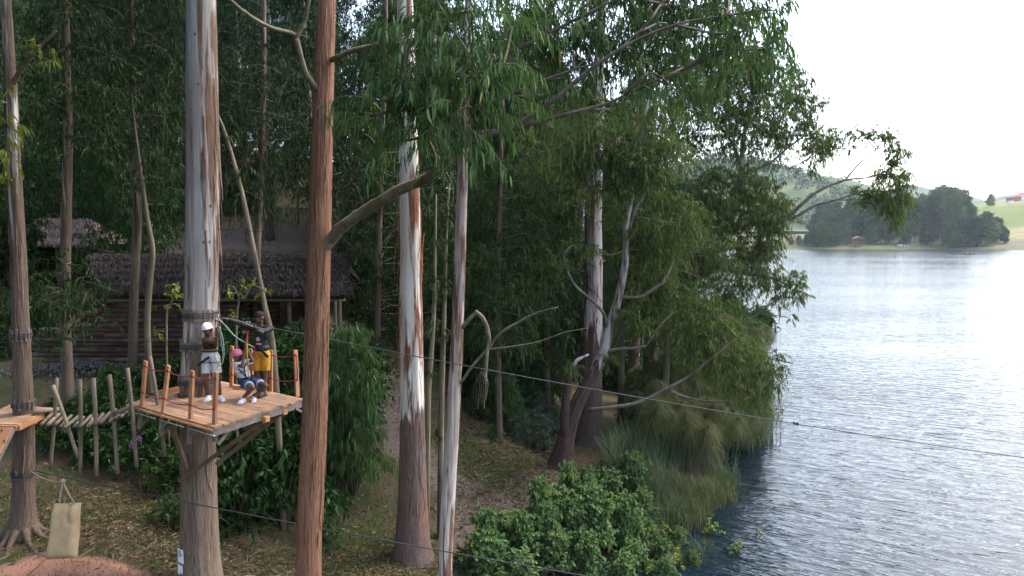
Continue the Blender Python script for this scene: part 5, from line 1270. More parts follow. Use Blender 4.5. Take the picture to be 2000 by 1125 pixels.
# round-leaved shrub spilling down the bank
MAL = ['top row, leftmost', 'top row, middle', 'top row, rightmost', 'second row, leftmost', 'second row, middle', 'second row, rightmost', 'left end beside the streaked trunk', 'left part, second from the streaked trunk', 'bottom middle, right of the cable', 'lowest left corner by the streaked trunk', 'bottom right over the dark water', 'bottom edge, second from the left', 'small one among the tall reeds']
for i, (px, py, sc) in enumerate(((1130, 985, .9), (1185, 985, .95), (1230, 975, .8), (1100, 1040, .95), (1150, 1060, 1.0), (1210, 1040, .9), (980, 1075, .85), (1030, 1090, .9), (1090, 1110, .9), (960, 1125, .8), (1140, 1125, .85), (1010, 1140, .8), (1255, 1010, .65))):
    at_ground('mallow', px, py, sc * r_.uniform(.62, .82), 'round_leaved_shrub', 'round-leaved green shrub on the lower bank, ' + MAL[i], 'round-leaved shrubs on the bank', tall=r_.uniform(.8, 1.45))
for i, (px, py, sc, lab) in enumerate(((1375, 990, .8, 'yellowing sprig among the reeds by the water'), (1385, 1040, .9, 'yellow-leaved sprig at the tip of the reed bed'), (1440, 1075, .7, 'yellow-green sprig standing out of the lake water'), (1300, 1050, .8, 'yellowing trailing plant at the dark water edge'), (1340, 1010, .7, 'small yellow-green sprig between reeds and trailing plant'), (1230, 1085, .9, 'pale sprig below the round-leaved shrub over dark water'), (1320, 1100, .9, 'green sprig low over the dark water near the bottom edge'), (1270, 1115, .7, 'yellow sprig beside the low cable at the bottom edge'), (1480, 1040, .4, 'tiny lone sprig farthest out in the water'))):
    p = on_z(px, py, 0.05)
    plant(BU['yellow'], 'yellow_sprig', lab, None, (p[0], p[1], -.15), r_.uniform(0, 6.28), (sc, sc, sc), 'plant')

for i in range(38):                                    # growth behind the reeds
    px, py = r_.uniform(1170, 1440), r_.uniform(690, 850)
    if px < 1215 and py > 780: continue
    at_ground('broad' if i % 3 else 'grey', px, py + 20, r_.uniform(1.0, 1.7), 'shore_bush', 'leafy bush in the growth between the leaning tree and the papyrus', 'bushes behind the papyrus', tall=1.1)
for i in range(16):
    px, py = r_.uniform(1100, 1330), r_.uniform(600, 700)
    at_ground('broad', px, py, r_.uniform(1.6, 2.4), 'dark_bush', 'dark bush deep in the shore wood behind the leaning tree', 'undergrowth of the shore wood', tall=1.3)
for i, (px, py, sc) in enumerate(((1262, 1045, .5), (1290, 1075, .42), (1325, 1045, .36), (1240, 1095, .5), (1300, 1112, .4), (1350, 1085, .3), (1275, 1020, .5), (1215, 1120, .55), (1330, 1005, .4))):
    p = on_z(px, py, .2)
    plant(BU['mallow'], 'trailing_shrub', 'small green trailing plant hanging over the dark water at the bank, ' + ('leftmost', 'second', 'third', 'fourth', 'fifth', 'outermost', 'uppermost left', 'at the bottom edge', 'uppermost right')[i], 'trailing plants over the water', (p[0], p[1], -.2), r_.uniform(0, 6.28), (sc * .8, sc * .8, sc))
    t = thing('bare_twig', 'thin bare twig bending over the dark water near the trailing plants', 'twig', (p[0], p[1], 0), 'bare twigs over the water')
    part('stem', tube(smooth_line([(p[0], p[1], -.2), (p[0] + .2, p[1] - .1, .45), (p[0] + .7 * r_.uniform(.4, 1), p[1] - .3, .3)], 8), np.linspace(.012, .004, 8), 4), MT['twig'], t)
for i in range(20):
    px, py = r_.uniform(940, 1270), 0
    py = np.interp(px, [940, 1090, 1150, 1270], [1100, 1010, 960, 990]) + r_.uniform(0, 110)
    at_ground('mallow', px, py, r_.uniform(.3, .5), 'round_leaved_sprout', 'single upright round-leaved sprout among the shrubs on the lower bank', 'round-leaved sprouts on the bank', 'plant', tall=r_.uniform(1.2, 2.2))
# reeds and grasses
def blades(n, h, spread, lean, w, seed, seg=4):
    r = np.random.default_rng(seed)
    B = np.stack([r.normal(0, spread, n), r.normal(0, spread, n), np.zeros(n)], -1)
    a = r.uniform(0, 6.28, n); o = np.stack([np.cos(a), np.sin(a), np.zeros(n)], -1)
    H = h * r.uniform(.55, 1.1, n)[:, None]; Ln = lean * r.uniform(.3, 1.3, n)[:, None]
    side = np.stack([-np.sin(a), np.cos(a), np.zeros(n)], -1)
    rows = []
    for k in range(seg + 1):
        t = k / seg
        c = B + np.array([0, 0, 1.]) * H * (t - .35 * Ln * t * t) + o * H * Ln * .6 * t * t
        ww = w * (1 - t) ** .6
        rows += [c - side * ww, c + side * ww]
    V = np.stack(rows, 1).reshape(-1, 3); m = len(rows)
    tr = []
    for k in range(seg): tr += [[2*k, 2*k+1, 2*k+3], [2*k, 2*k+3, 2*k+2]]
    return V, (np.array(tr)[None] + (np.arange(n) * m)[:, None, None]).reshape(-1, 3)
def papyrus(seed, n=9, h=2.6):
    r = np.random.default_rng(seed); g = G(); st = G()
    for i in range(n):
        a = r.uniform(0, 6.28); ln = r.uniform(.1, .7)
        top = np.array([ln * math.cos(a) * h * .5, ln * math.sin(a) * h * .5, h * r.uniform(.6, 1)])
        b = np.array([.25 * math.cos(a), .25 * math.sin(a), -.2])
        st.add(tube(smooth_line([b, (b + top) / 2 + [0, 0, .2], top], 6), .012, 5))
        m = 230
        d = nrm(r.normal(size=(m, 3)) + [0, 0, .5]); L = .62 * r.uniform(.7, 1.15, (m, 1))
        s = nrm(np.cross(d, r.normal(size=(m, 3)))) * .0042; jt = r.normal(0, .06, (m, 3))
        rows = []
        for t in (0, .4, .75, 1):
            c = top + d * L * t + np.array([0, 0, -.85]) * L * t * t + jt * t * t
            rows += [c - s * (1 - .6 * t), c + s * (1 - .6 * t)]
        tr = []
        for k in range(3): tr += [[2*k, 2*k+1, 2*k+3], [2*k, 2*k+3, 2*k+2]]
        g.add((np.stack(rows, 1).reshape(-1, 3), (np.array(tr)[None] + (np.arange(m) * 8)[:, None, None]).reshape(-1, 3)))
    v, t_, m_ = g.get(); sv = st.get()
    return make_mesh('stems', sv[0], sv[1], MT['reed'], None, True), make_mesh('heads', v, t_, MT['papyrus'], None)
PAP = [papyrus(1), papyrus(2, 11, 2.3), papyrus(3, 8, 2.9)]
REED = [make_mesh('blades', *blades(120, 2.3, .28, .75, .012, 1), MT['reed']), make_mesh('blades', *blades(110, 1.5, .3, .9, .010, 2), MT['reed'])]
GRS = make_mesh('blades', *blades(150, 1.1, .32, .8, .009, 3), MT['grass'])
PPX = [(r_.uniform(1270, 1470), r_.uniform(760, 900)) for _ in range(26)]
for i, (px, py) in enumerate(tuple(PPX) + ((1285, 905), (1325, 900), (1360, 920), (1395, 910), (1425, 885), (1350, 870), (1400, 860), (1440, 850), (1310, 860), (1370, 830), (1425, 820), (1455, 830), (1330, 820), (1290, 800), (1250, 780), (1390, 790), (1450, 790), (1340, 780), (1470, 740), (1420, 740), (1380, 730), (1480, 690), (1440, 680), (1490, 660), (1300, 740), (1260, 730))):
    p = ground_hit(px, py + 20)
    plant(PAP[i % 3], 'papyrus_clump', 'feathery brownish papyrus clump on the shore right of the leaning tree', 'papyrus along the shore', (p[0], p[1], max(0, float(height(p[0], p[1]))) - .1), r_.uniform(0, 6.28), (r_.uniform(.85, 1.15),) * 3, 'papyrus')
def reed(me, name, label, group, px, py, sc, cat):
    p = ground_hit(px, py)
    o = bpy.data.objects.new(name, me); COL.objects.link(o)
    o.location = (p[0], p[1], max(-.1, float(height(p[0], p[1]))) - .05); o.rotation_euler = (0, 0, r_.uniform(0, 6.28)); o.scale = (sc, sc, sc)
    return tag(o, label, cat, group)
for i in range(22):
    px, py = r_.uniform(1190, 1300), r_.uniform(900, 990)
    reed(REED[i % 2], 'reed_tuft', 'tall blue-green reed tuft above the round-leaved shrub', 'tall reeds on the bank', px, py, r_.uniform(.8, 1.15), 'reeds')
for i in range(46):
    f_ = r_.uniform(0, 1); px = 1255 + 160 * f_ + r_.uniform(-25, 25); py = 1000 + r_.uniform(-40, 40) - 30 * f_
    reed(GRS if i % 3 else REED[1], 'grass_tuft', 'rough shore grass tuft at the dark water edge', 'shore grass at the water edge', px, py, r_.uniform(.6, 1.05), 'grass')
for i in range(60):
    f_ = r_.uniform(0, 1)
    py = 640 + 230 * f_; px = 1500 - 30 * f_ + r_.uniform(-60, 6) * (1.4 - f_)
    reed(GRS if i % 2 else REED[1], 'grass_tuft', 'grass tuft along the far bank under the overhanging tree', 'grass along the far bank', px, py, r_.uniform(.9, 1.6), 'grass')
for i in range(30):
    px = r_.uniform(1380, 1500); py = r_.uniform(600, 680)
    p = ground_hit(px, py)
    plant(BU['broad'], 'dark_bush', 'bush on the headland beneath the overhanging tree', 'bushes on the headland', (p[0], p[1], max(0, float(height(p[0], p[1]))) - .1), r_.uniform(0, 6.28), (1.3, 1.3, 1.2), 'shrub')

for i in range(26):
    px, py = r_.uniform(1225, 1400), r_.uniform(1000, 1100)
    p = on_z(px, py, 0)
    o = bpy.data.objects.new('grass_tuft', GRS if i % 2 else REED[1]); COL.objects.link(o)
    o.location = (p[0], p[1], -.25); o.rotation_euler = (0, 0, r_.uniform(0, 6.28)); o.scale = (r_.uniform(.35, .7),) * 3
    tag(o, 'sparse grass tuft standing in the dark shallow water by the bank', 'grass', 'tufts in the shallow water')
# dry leaves and bark on the ground, short grass
def scatter(n, cx, cy, rx, ry, r):
    P = np.stack([cx + rx * r.normal(0, .5, n), cy + ry * r.normal(0, .5, n)], -1)
    return P[inland(P[:, 0], P[:, 1]) > .8]
r2 = np.random.default_rng(8)
pts = np.vstack([scatter(4500, -5.0, 13.5, 3.6, 2.6, r2), scatter(3500, -8.6, 15.2, 3.5, 2.5, r2), scatter(3500, .0, 24.8, 3.0, 3.0, r2), scatter(2500, -3.4, 17, 2.5, 2.5, r2), scatter(3000, -4.8, 24, 2.2, 4.5, r2), scatter(2500, -13, 38, 6, 3, r2), scatter(3000, -5.5, 14.5, 4.5, 3.2, r2), scatter(4000, -1, 22, 3, 4, r2), scatter(2500, -10.5, 17.5, 4, 3, r2)])
keep_ = (np.hypot((pts[:, 0] - RC[0]) / 2.3, (pts[:, 1] - RC[1]) / .9) > 1 + .35 * r2.normal(size=len(pts))) & (np.hypot((pts[:, 0] + 9.6) / 1.9, (pts[:, 1] - 12.4) / 1.6) > .8 + .4 * r2.random(len(pts)))
pts = pts[keep_]
z = height(pts[:, 0], pts[:, 1]) + .03 + .05 * r2.random(len(pts))
D = np.concatenate([r2.normal(size=(len(pts), 2)), r2.normal(0, .18, (len(pts), 1))], 1)
lv = leaves(np.stack([pts[:, 0], pts[:, 1], z], -1), D, r2.uniform(.08, .22, len(pts)), r2.uniform(.02, .045, len(pts)), 1, .05, r=r2)
bs = scatter(900, -5, 14.5, 4.5, 4, r2); bz = height(bs[:, 0], bs[:, 1]) + .05
lb = leaves(np.stack([bs[:, 0], bs[:, 1], bz], -1), np.concatenate([r2.normal(size=(len(bs), 2)), r2.normal(0, .06, (len(bs), 1))], 1), r2.uniform(.3, .8, len(bs)), r2.uniform(.015, .035, len(bs)), 2, .04, r=r2)
lv = G().add(lv).add(lb)
tag(part('leaf_litter', lv, MT['litter'], None, False, 'stuff'), 'dry leaves and bark shreds strewn on the bank', 'litter')
def turf(n, regs, h, seed):
    r = np.random.default_rng(seed)
    P = np.vstack([scatter(int(n * w), *q, r) for w, q in regs])
    V, T_ = blades(len(P), h, 0, .9, .006, seed, 2)
    V = V.reshape(len(P), -1, 3); V += np.concatenate([P, (height(P[:, 0], P[:, 1]) - .01)[:, None]], 1)[:, None]
    return V.reshape(-1, 3), T_
tag(part('short_grass', turf(46000, [(.26, (-.3, 23.4, 2.2, 2.4)), (.24, (-4, 17.6, 2.4, 2.4)), (.3, (-9.6, 16.6, 4.4, 2.4)), (.14, (-6.3, 12.8, 2.5, 1.5)), (.16, (-2.0, 15.5, 2, 2))], .16, 5), MT['grass'], None, False, 'stuff'), 'short patchy grass on the bank below the trees', 'grass')
# purple flower heads by the bridge
for px, py in ((272, 856), (257, 869), (343, 832), (463, 829)):
    p = at(px, py, 15.0); t = thing('purple_flower', 'cluster of small purple flowers on the bank by the platform', 'flower', p, 'purple flowers below the platform')
    g = G()
    for k in range(16): g.add(ball(p + r2.normal(0, .035, 3), .014, 5, 4))
    MT.setdefault('purple', mat_plain('petal_purple', (.26, .08, .36), (.16, .05, .25), 30, .7, 0))
    part('florets', g, MT['purple'], t); part('stem', tube(smooth_line([p, p + [.02, .1, -.4], p + [0, .3, -1.2]], 6), .006, 4), MT['twig'], t)
# floating twig with red leaves
p = on_z(1518, 815, 0)
t = thing('floating_twig', 'reddish leafy twig sticking out of the lake by the bank', 'twig', p)
for k in range(4):
    part('stem', tube(smooth_line([p + r2.normal(0, .1, 3) * [1, 1, 0] - [0, 0, .1], p + [.2 * (k - 1), .1, .35], p + [.5 * (k - 1.2), .2, .6 + .3 * r2.random()]], 6), .012, 4), MT['twig'], t)
MT['leaf_red'] = mat_leaf('red_leaf', [(.14, .05, .04), (.22, .08, .06)], .2, .05, 1)
part('foliage', clump_foliage([(p + [0, 0, .35], (.5, .3, .2))], 60, 8, .12, .05), [MT['leaf_red'], MT['twig']], t)

# ------------------------------------------------------------------ far shore: trees, huts, house, boat
def far_proto(seed, h, rad, base, n=26):
    r = np.random.default_rng(seed); cl = []
    for i in range(n):
        f_ = base + (1 - base) * (i + .5) / n; prof = math.sin(math.pi * min(1, (f_ - base) / (1 - base) * .75 + .2)) ** .7
        R = rad * prof * r.uniform(.3, 1.0); a = i * 2.4
        cl.append((np.array([R * math.cos(a), R * math.sin(a), h * f_]), (r.uniform(1.6, 2.6),) * 2 + (r.uniform(1.5, 2.4),)))
    V, T_, M = clump_foliage(cl, 13, 8, .8, .34, 1, .5, .3, .6, False, r=r).get()
    tr = tube(smooth_line([(0, 0, -1), (.3, 0, h * .4), (0, .2, h * .9)], 10), np.linspace(.45, .12, 10), 7)
    return make_mesh('trunk', *tr, MT['limb_grey'], None, True), make_mesh('crown', V, T_, MT['far_leaf'], None)
FAR = [far_proto(1, 30, 5, .42), far_proto(2, 26, 5.5, .34), far_proto(3, 34, 6, .45, 28), far_proto(4, 16, 5.5, .1, 20)]
def far_tree(k, x, y, z, sc, label, group):
    t = thing('far_tree', label, 'tree', (x, y, z), group); t.scale = (sc,) * 3; t.rotation_euler = (0, 0, r_.uniform(0, 6.28))
    for nm, me in zip(('trunk', 'crown'), FAR[k]):
        o = bpy.data.objects.new(nm, me); COL.objects.link(o); o.parent = t
PL, PG = 'tall hazy tree in the grove on the far wooded point', 'grove on the far point'
for px in np.arange(1590, 1900, 10):
    d = POINT_EDGE(at(px, 486, 420)[0]) + r_.uniform(16, 60); x = at(px + r_.uniform(-5, 5), 486, d)[0]
    env = np.interp(px, [1585, 1620, 1680, 1740, 1790, 1840, 1875, 1900], [.62, .82, .92, .95, .9, 1.05, 1.0, .6])
    k = int(r_.integers(0, 3)); hh = (30, 26, 34)[k]
    far_tree(k, x, d, float(fn_point(np.array(x), np.array(d))), env * 34 / hh * r_.uniform(.66, .98), PL, PG)
for px, dd, sc in ((1590, 12, .8), (1605, 10, .9), (1630, 12, .8), (1650, 18, .9), (1700, 16, .7), (1730, 20, .8), (1770, 20, .7), (1810, 18, .8), (1850, 14, .9), (1885, 14, 1.0), (1905, 14, 1.0), (1925, 16, 1.15), (1945, 22, .9), (1575, 14, .4), (1560, 14, .35), (1545, 14, .3), (1960, 20, .5), (1870, 12, .6)):
    x = at(px, 486, 420)[0]; d = POINT_EDGE(x) + dd; x = at(px, 486, d)[0]
    far_tree(3, x, d, float(fn_point(np.array(x), np.array(d))), sc, 'low bushy tree along the edge of the far wooded point', 'low trees of the far point')
for px in np.arange(1588, 1890, 16):
    x = at(px, 486, 420)[0]; d = POINT_EDGE(x) + r_.uniform(40, 75); x = at(px + r_.uniform(-4, 4), 486, d)[0]
    far_tree(3, x, d, float(fn_point(np.array(x), np.array(d))), r_.uniform(.9, 1.3), 'dark understorey tree inside the grove on the far wooded point', 'understorey of the far grove')
def on_right(px, py, y0=440, y1=800):
    for y in np.linspace(y0, y1, 700):
        p = at(px, py, y)
        if fn_right(p[0], p[1]) > p[2]: return p
    return p
p = on_right(1934, 402)
far_tree(3, p[0], p[1], p[2] - .5, .62, 'lone rounded tree standing on the crest of the far grassy hill', None)
p = on_right(1990, 392)
h = thing('far_house', 'white house with red roof on the far hilltop at the right edge', 'house', p)
MT['wall_white'] = mat_plain('far_wall_white', (.72, .69, .64), (.65, .62, .58), 1, .8, 0)
MT['wall_red'] = mat_plain('far_wall_red', (.36, .15, .11), (.28, .11, .09), 1, .8, 0)
MT['roof_red'] = mat_plain('far_roof_red', (.45, .09, .07), (.35, .07, .06), 1, .7, 0)
def gable(x0, x1, y0, y1, z0, z1, zr):
    return np.array([[x0, y0, z0], [x1, y0, z0], [x1, y1, z0], [x0, y1, z0], [x0, y0, z1], [x1, y0, z1], [x1, y1, z1], [x0, y1, z1], [(x0 + x1) / 2, y0, zr], [(x0 + x1) / 2, y1, zr]])
x, y, z = p
WALL_T = np.array([[0,1,5],[0,5,4],[1,2,6],[1,6,5],[2,3,7],[2,7,6],[3,0,4],[3,4,7],[4,5,8],[6,7,9]])
part('wall', (gable(x + 2, x + 12, y, y + 9, z - 2, z + 4.2, z + 7), WALL_T), MT['wall_white'], h)
q = gable(x + 1.4, x + 12.6, y - .6, y + 9.6, z, z + 4.0, z + 7.3)
part('roof', (np.vstack([q[4:], q[4:] - [0, 0, .25]]), np.array([[0,3,5],[0,5,4],[1,4,5],[1,5,2],[6,11,9],[6,10,11],[7,11,10],[7,8,11],[0,4,10],[0,10,6],[4,1,7],[4,7,10],[0,6,9],[0,9,3],[1,2,8],[1,8,7]])), MT['roof_red'], h)
part('wing', box((x - 2.2, y + 3, z + .2), (4.2, 0, 0), (0, 3, 0), (0, 0, 2.2)), MT['wall_red'], h)
part('wing_roof', beam((x - 6.8, y + 3, z + 2.6), (x + 2, y + 3, z + 2.8), 7, .3), MT['roof_red'], h)
for k in range(2): part('window', box((x + 5 + 4 * k, y - .05, z + 2.4), (.6, 0, 0), (0, .06, 0), (0, 0, .7)), MT['ink'], h)
part('chimney', box((x + 9.5, y + 5, z + 7), (.5, 0, 0), (0, .5, 0), (0, 0, 1.6)), MT['roof_red'], h)
p = on_right(1974, 398); t = thing('far_shed', 'tiny white shed on the slope below the far house', 'shed', p)
part('wall', box(p + [0, 0, 1], (1.6, 0, 0), (0, 1.4, 0), (0, 0, 1.3)), MT['wall_white'], t); part('roof', beam(p + [-1.9, 0, 2.4], p + [1.9, 0, 2.5], 3.2, .15), MT['wall_white'], t)
x = at(1745, 480, 418)[0]; y = POINT_EDGE(x) + 10; z = float(fn_point(np.array(x), np.array(y)))
t = thing('lakeside_hut', 'small white round hut with grey thatched cone roof on the far point', 'hut', (x, y, z)); t.scale = (.65,) * 3
part('wall', tube([(x, y, z - .3), (x, y, z + 2.6)], [3.2, 3.2], 14), MT['wall_white'], t, True); part('roof', tube([(x, y, z + 2.3), (x, y, z + 4.2), (x, y, z + 5.8)], [4.3, 2.2, .1], 14), MT['thatch'], t, True)
part('door', box((x + .8, y - 3.2, z + 1.1), (.5, 0, 0), (0, .08, 0), (0, 0, 1.1)), MT['ink'], t)
x = at(1668, 480, 412)[0]; y = POINT_EDGE(x) + 6; z = float(fn_point(np.array(x), np.array(y)))
t = thing('lookout_stand', 'brown thatched stand on stilts at the edge of the far point', 'stand', (x, y, z)); t.scale = (.65, .65, .75)
for dx in (-3, -1, 1.5, 3):
    for dy in (0, 4): part('stilt', tube([(x + dx, y + dy, z - 1), (x + dx * .95, y + dy, z + 7)], .22, 6), MT['wood_brown'], t)
part('roof', gable(x - 4.6, x + 4.6, y - 1, y + 5, z + 6.5, z + 7, z + 9)[[4, 5, 6, 7, 8, 9]].__class__ and (gable(x - 4.6, x + 4.6, y - 1, y + 5, z + 6.2, z + 6.8, z + 8.6), np.vstack([WALL_T, [[4, 8, 9], [4, 9, 7], [5, 6, 9], [5, 9, 8], [0, 2, 1], [0, 3, 2]]])), MT['wood_brown'], t)
part('floor', box((x, y + 2, z + 3), (3.2, 0, 0), (0, 2.2, 0), (0, 0, .12)), MT['wood_brown'], t)
# canoe
bo = on_z(1891, 498.5, 0)
t = thing('canoe', 'long low dugout canoe far out on the lake', 'canoe', bo + [0, 0, .1])
Lc = 3.6; S = []; n_ = 16
rows = []
for k in range(n_ + 1):
    u = -1 + 2 * k / n_; w = .42 * (1 - abs(u) ** 2.5) + .02; zz = .1 + .28 * abs(u) ** 3
    rows += [bo + [u * Lc, -w, .32 + zz], bo + [u * Lc, -w * .6, .0 + zz], bo + [u * Lc, w * .6, .0 + zz], bo + [u * Lc, w, .32 + zz], bo + [u * Lc, w * .8, .3 + zz], bo + [u * Lc, 0, .12 + zz], bo + [u * Lc, -w * .8, .3 + zz]]
Tq = []
for k in range(n_):
    for j in range(7):
        a, b = k * 7 + j, k * 7 + (j + 1) % 7; Tq += [[a, b, b + 7], [a, b + 7, a + 7]]
part('hull', (np.array(rows), np.array(Tq)), MT['wood_brown'], t, True)
part('thwart', box(bo + [0, 0, .4], (.12, 0, 0), (0, .36, 0), (0, 0, .03)), MT['wood_brown'], t)
MT['cloth_dark'] = mat_plain('cloth_dark', (.05, .055, .07), (.035, .04, .05), 20, .9, .1)
MT['skin'] = mat_plain('skin_brown', (.115, .052, .034), (.085, .038, .026), 6, .5, .03, .4)
for u, lab in ((-1.6, 'person seated at the left end of the canoe holding a paddle'), (.7, 'person seated in the middle of the canoe'), (2.5, 'person seated at the right end of the canoe, leaning back')):
    b = bo + [u, 0, .4]; tp_ = thing('person', lab, 'person', b, 'people in the canoe')
    g = G(); g.add(tube(smooth_line([b, b + [.02, 0, .3], b + [.04, 0, .55], b + [.05, 0, .66]], 8), [.16, .17, .19, .19, .17, .12, .07, .06], 9)); g.add(ball(b + [.06, 0, .78], (.09, .1, .12), 8, 6))
    for s_ in (-1, 1):
        g.add(tube(smooth_line([b + [.04, .17 * s_, .55], b + [.2, .2 * s_, .35], b + [.38, .1 * s_, .4]], 6), .045, 6)); g.add(tube(smooth_line([b + [0, .1 * s_, .05], b + [.35, .12 * s_, .25], b + [.6, .1 * s_, .0]], 6), .07, 6))
    part('body', g, MT['cloth_dark'], tp_, True)
    part('head', ball(b + [.06, 0, .8], (.10, .105, .13), 8, 6), MT['skin'], tp_, True)
# tree cover on the far wooded hill, too far to count
r3 = np.random.default_rng(44); n_ = 4200
hx, hy = r3.uniform(-350, 900, n_), r3.uniform(720, 1020, n_)
keep = (np.sin(hx * .021 + 2) * np.sin(hy * .03) > -.35)
hx, hy = hx[keep], hy[keep]; hzv = fn_left(hx, hy)
scb = r3.uniform(2.5, 5.5, len(hx))
nl = 22
D_ = nrm(r3.normal(size=(len(hx), nl, 3)) + [0, 0, .3])
Pb = np.stack([hx, hy, hzv + scb * .8], -1)[:, None] + D_ * (scb[:, None, None] * r3.uniform(.5, 1, (len(hx), nl, 1)))
HW = leaves(Pb.reshape(-1, 3), (D_ + r3.normal(0, .7, D_.shape)).reshape(-1, 3), 2.9, 1.9, 1, .2, r=r3)
tag(part('hill_woodland', HW, MT['far_leaf'], None, False, 'stuff'), 'hazy woodland covering the distant hillside', 'woodland')
# ------------------------------------------------------------------ people
def remesh(geo, vox, it=3):
    V, T_, M = geo.get()
    me = make_mesh('tmp', V, T_, [], None)
    ob = bpy.data.objects.new('tmp', me); COL.objects.link(ob)
    m = ob.modifiers.new('r', 'REMESH'); m.mode = 'VOXEL'; m.voxel_size = vox
    s = ob.modifiers.new('s', 'SMOOTH'); s.factor = .5; s.iterations = it
    dg = bpy.context.evaluated_depsgraph_get(); dg.update()
    out = bpy.data.meshes.new_from_object(ob.evaluated_get(dg))
    bpy.data.objects.remove(ob); bpy.data.meshes.remove(me)
    n = len(out.vertices); co = np.empty(n * 3, np.float32); out.vertices.foreach_get('co', co)
    out.calc_loop_triangles()
    t = np.empty(len(out.loop_triangles) * 3, np.int32); out.loop_triangles.foreach_get('vertices', t)
    bpy.data.meshes.remove(out)
    return co.reshape(-1, 3), t.reshape(-1, 3)
def caps(g, p0, p1, r0, r1, ends=(True, True)):
    g.add(tube([p0, (np.asarray(p0) + p1) / 2, p1], [r0, (r0 + r1) / 2, r1], 14))
    if ends[0]: g.add(ball(p0, r0, 12, 8))
    if ends[1]: g.add(ball(p1, r1, 12, 8))
def frame(right, up):
    right = nrm(right); up = nrm(np.asarray(up) - right * np.dot(up, right)); return right, np.cross(right, up), up   # right, forward, up
def hand(g, wrist, d, nrm_, k=1.0):
    """palm, four fingers of unequal length curling towards nrm_, thumb from the side of the palm"""
    d = nrm(d); n = nrm(nrm_ - d * np.dot(nrm_, d)); s = np.cross(d, n)
    g.add(ball(wrist + d * .048 * k, np.array([.036, .05, .017]) * k, 10, 8, [s, d, n]))
    for i, L in enumerate((.85, 1.0, .95, .75)):
        b = wrist + d * .085 * k + s * (-.028 + .019 * i) * k
        m = b + (d * .022 + n * .022) * L * k; e = m + (n * .024 - d * .010) * L * k
        caps(g, b, m, .0105 * k, .0095 * k); caps(g, m, e, .0095 * k, .008 * k)
    b = wrist + d * .03 * k - s * .035 * k; m = b + (d * .024 - s * .016 + n * .012) * k; e = m + (d * .016 + n * .022 + s * .006) * k
    caps(g, b, m, .0125 * k, .0105 * k); caps(g, m, e, .0105 * k, .009 * k)
def head(g, c, fwd, up, k=1.0):
    r = np.cross(fwd, up)
    ax = [r, fwd, up]
    g.add(ball(c + up * .025 * k, np.array([.075, .092, .092]) * k, 14, 10, ax))
    g.add(ball(c - up * .045 * k + fwd * .018 * k, np.array([.056, .066, .072]) * k, 14, 10, ax))
    g.add(ball(c + fwd * .093 * k - up * .012 * k, np.array([.014, .018, .022]) * k, 8, 6, ax))
    g.add(ball(c + fwd * .075 * k - up * .055 * k, np.array([.027, .018, .014]) * k, 8, 6, ax))
    for s_ in (-1, 1): g.add(ball(c + r * .077 * k * s_ - up * .005 * k, np.array([.012, .022, .03]) * k, 8, 6, ax))
def face(root, c, fwd, up, k=1.0):
    r = np.cross(fwd, up)
    for s_ in (-1, 1):
        e = part('eye', ball(c + fwd * .083 * k + r * .03 * s_ * k + up * .014 * k, np.array([.013, .008, .008]) * k, 8, 6, [r, fwd, up]), MT['eye_white'], root, True)
        part('pupil', ball(c + fwd * .0895 * k + r * .03 * s_ * k + up * .014 * k, .006 * k, 8, 6), MT['ink'], e, True)
        part('eyebrow', ball(c + fwd * .086 * k + r * .031 * s_ * k + up * .034 * k, np.array([.017, .006, .004]) * k, 8, 6, [r, fwd, up]), MT['hair'], root, True)
    part('lips', ball(c + fwd * .089 * k - up * .055 * k, np.array([.024, .009, .011]) * k, 8, 6, [r, fwd, up]), MT['lips'], root, True)
MT['eye_white'] = mat_plain('eye_white', (.6, .58, .55), None, 8, .4, 0)
MT['hair'] = mat_plain('hair_black', (.012, .01, .01), (.02, .016, .015), 40, .7, .3)
MT['lips'] = mat_plain('lips', (.16, .05, .045), None, 8, .5, 0)
MT['cl_black'] = mat_plain('cloth_black', (.016, .016, .018), (.01, .01, .012), 20, .85, .1)
MT['cl_white'] = mat_plain('cloth_white', (.66, .68, .74), (.56, .58, .64), 9, .85, .2)
MT['cl_grey'] = mat_plain('cloth_pale_grey', (.55, .56, .57), (.45, .46, .48), 9, .85, .2)
MT['cl_denim'] = mat_plain('cloth_denim', (.035, .07, .19), (.022, .045, .12), 14, .85, .2)
MT['cl_hem'] = mat_plain('denim_hem', (.2, .3, .42), None, 14, .85, .2)
MT['cl_mustard'] = mat_plain('cloth_mustard', (.56, .26, .02), (.45, .2, .015), 9, .85, .2)
MT['cl_leather'] = mat_plain('leather_black', (.014, .014, .016), (.008, .008, .009), 9, .6, .5, .3)
MT['shoe_white'] = mat_plain('shoe_white', (.78, .78, .78), (.68, .68, .7), 12, .5, .1)
MT['shoe_dark'] = mat_plain('shoe_dark', (.03, .034, .04), None, 12, .7, .1)
MT['hm_white'] = mat_plain('helmet_white', (.78, .79, .8), (.74, .75, .76), 3, .3, 0, .5)
MT['hm_pink'] = mat_plain('helmet_pink', (.62, .16, .24), (.55, .13, .2), 3, .3, 0, .5)
MT['strap'] = mat_plain('strap_black', (.02, .02, .022), (.012, .012, .014), 30, .7, .1)
MT['strap_y'] = mat_plain('strap_yellow', (.6, .42, .02), None, 30, .7, .1)
MT['print'] = mat_plain('print_white', (.6, .6, .6), (.1, .1, .1), 26, .8, 0)
MT['print_r'] = mat_plain('print_red', (.5, .05, .06), (.62, .5, .5), 40, .8, 0)
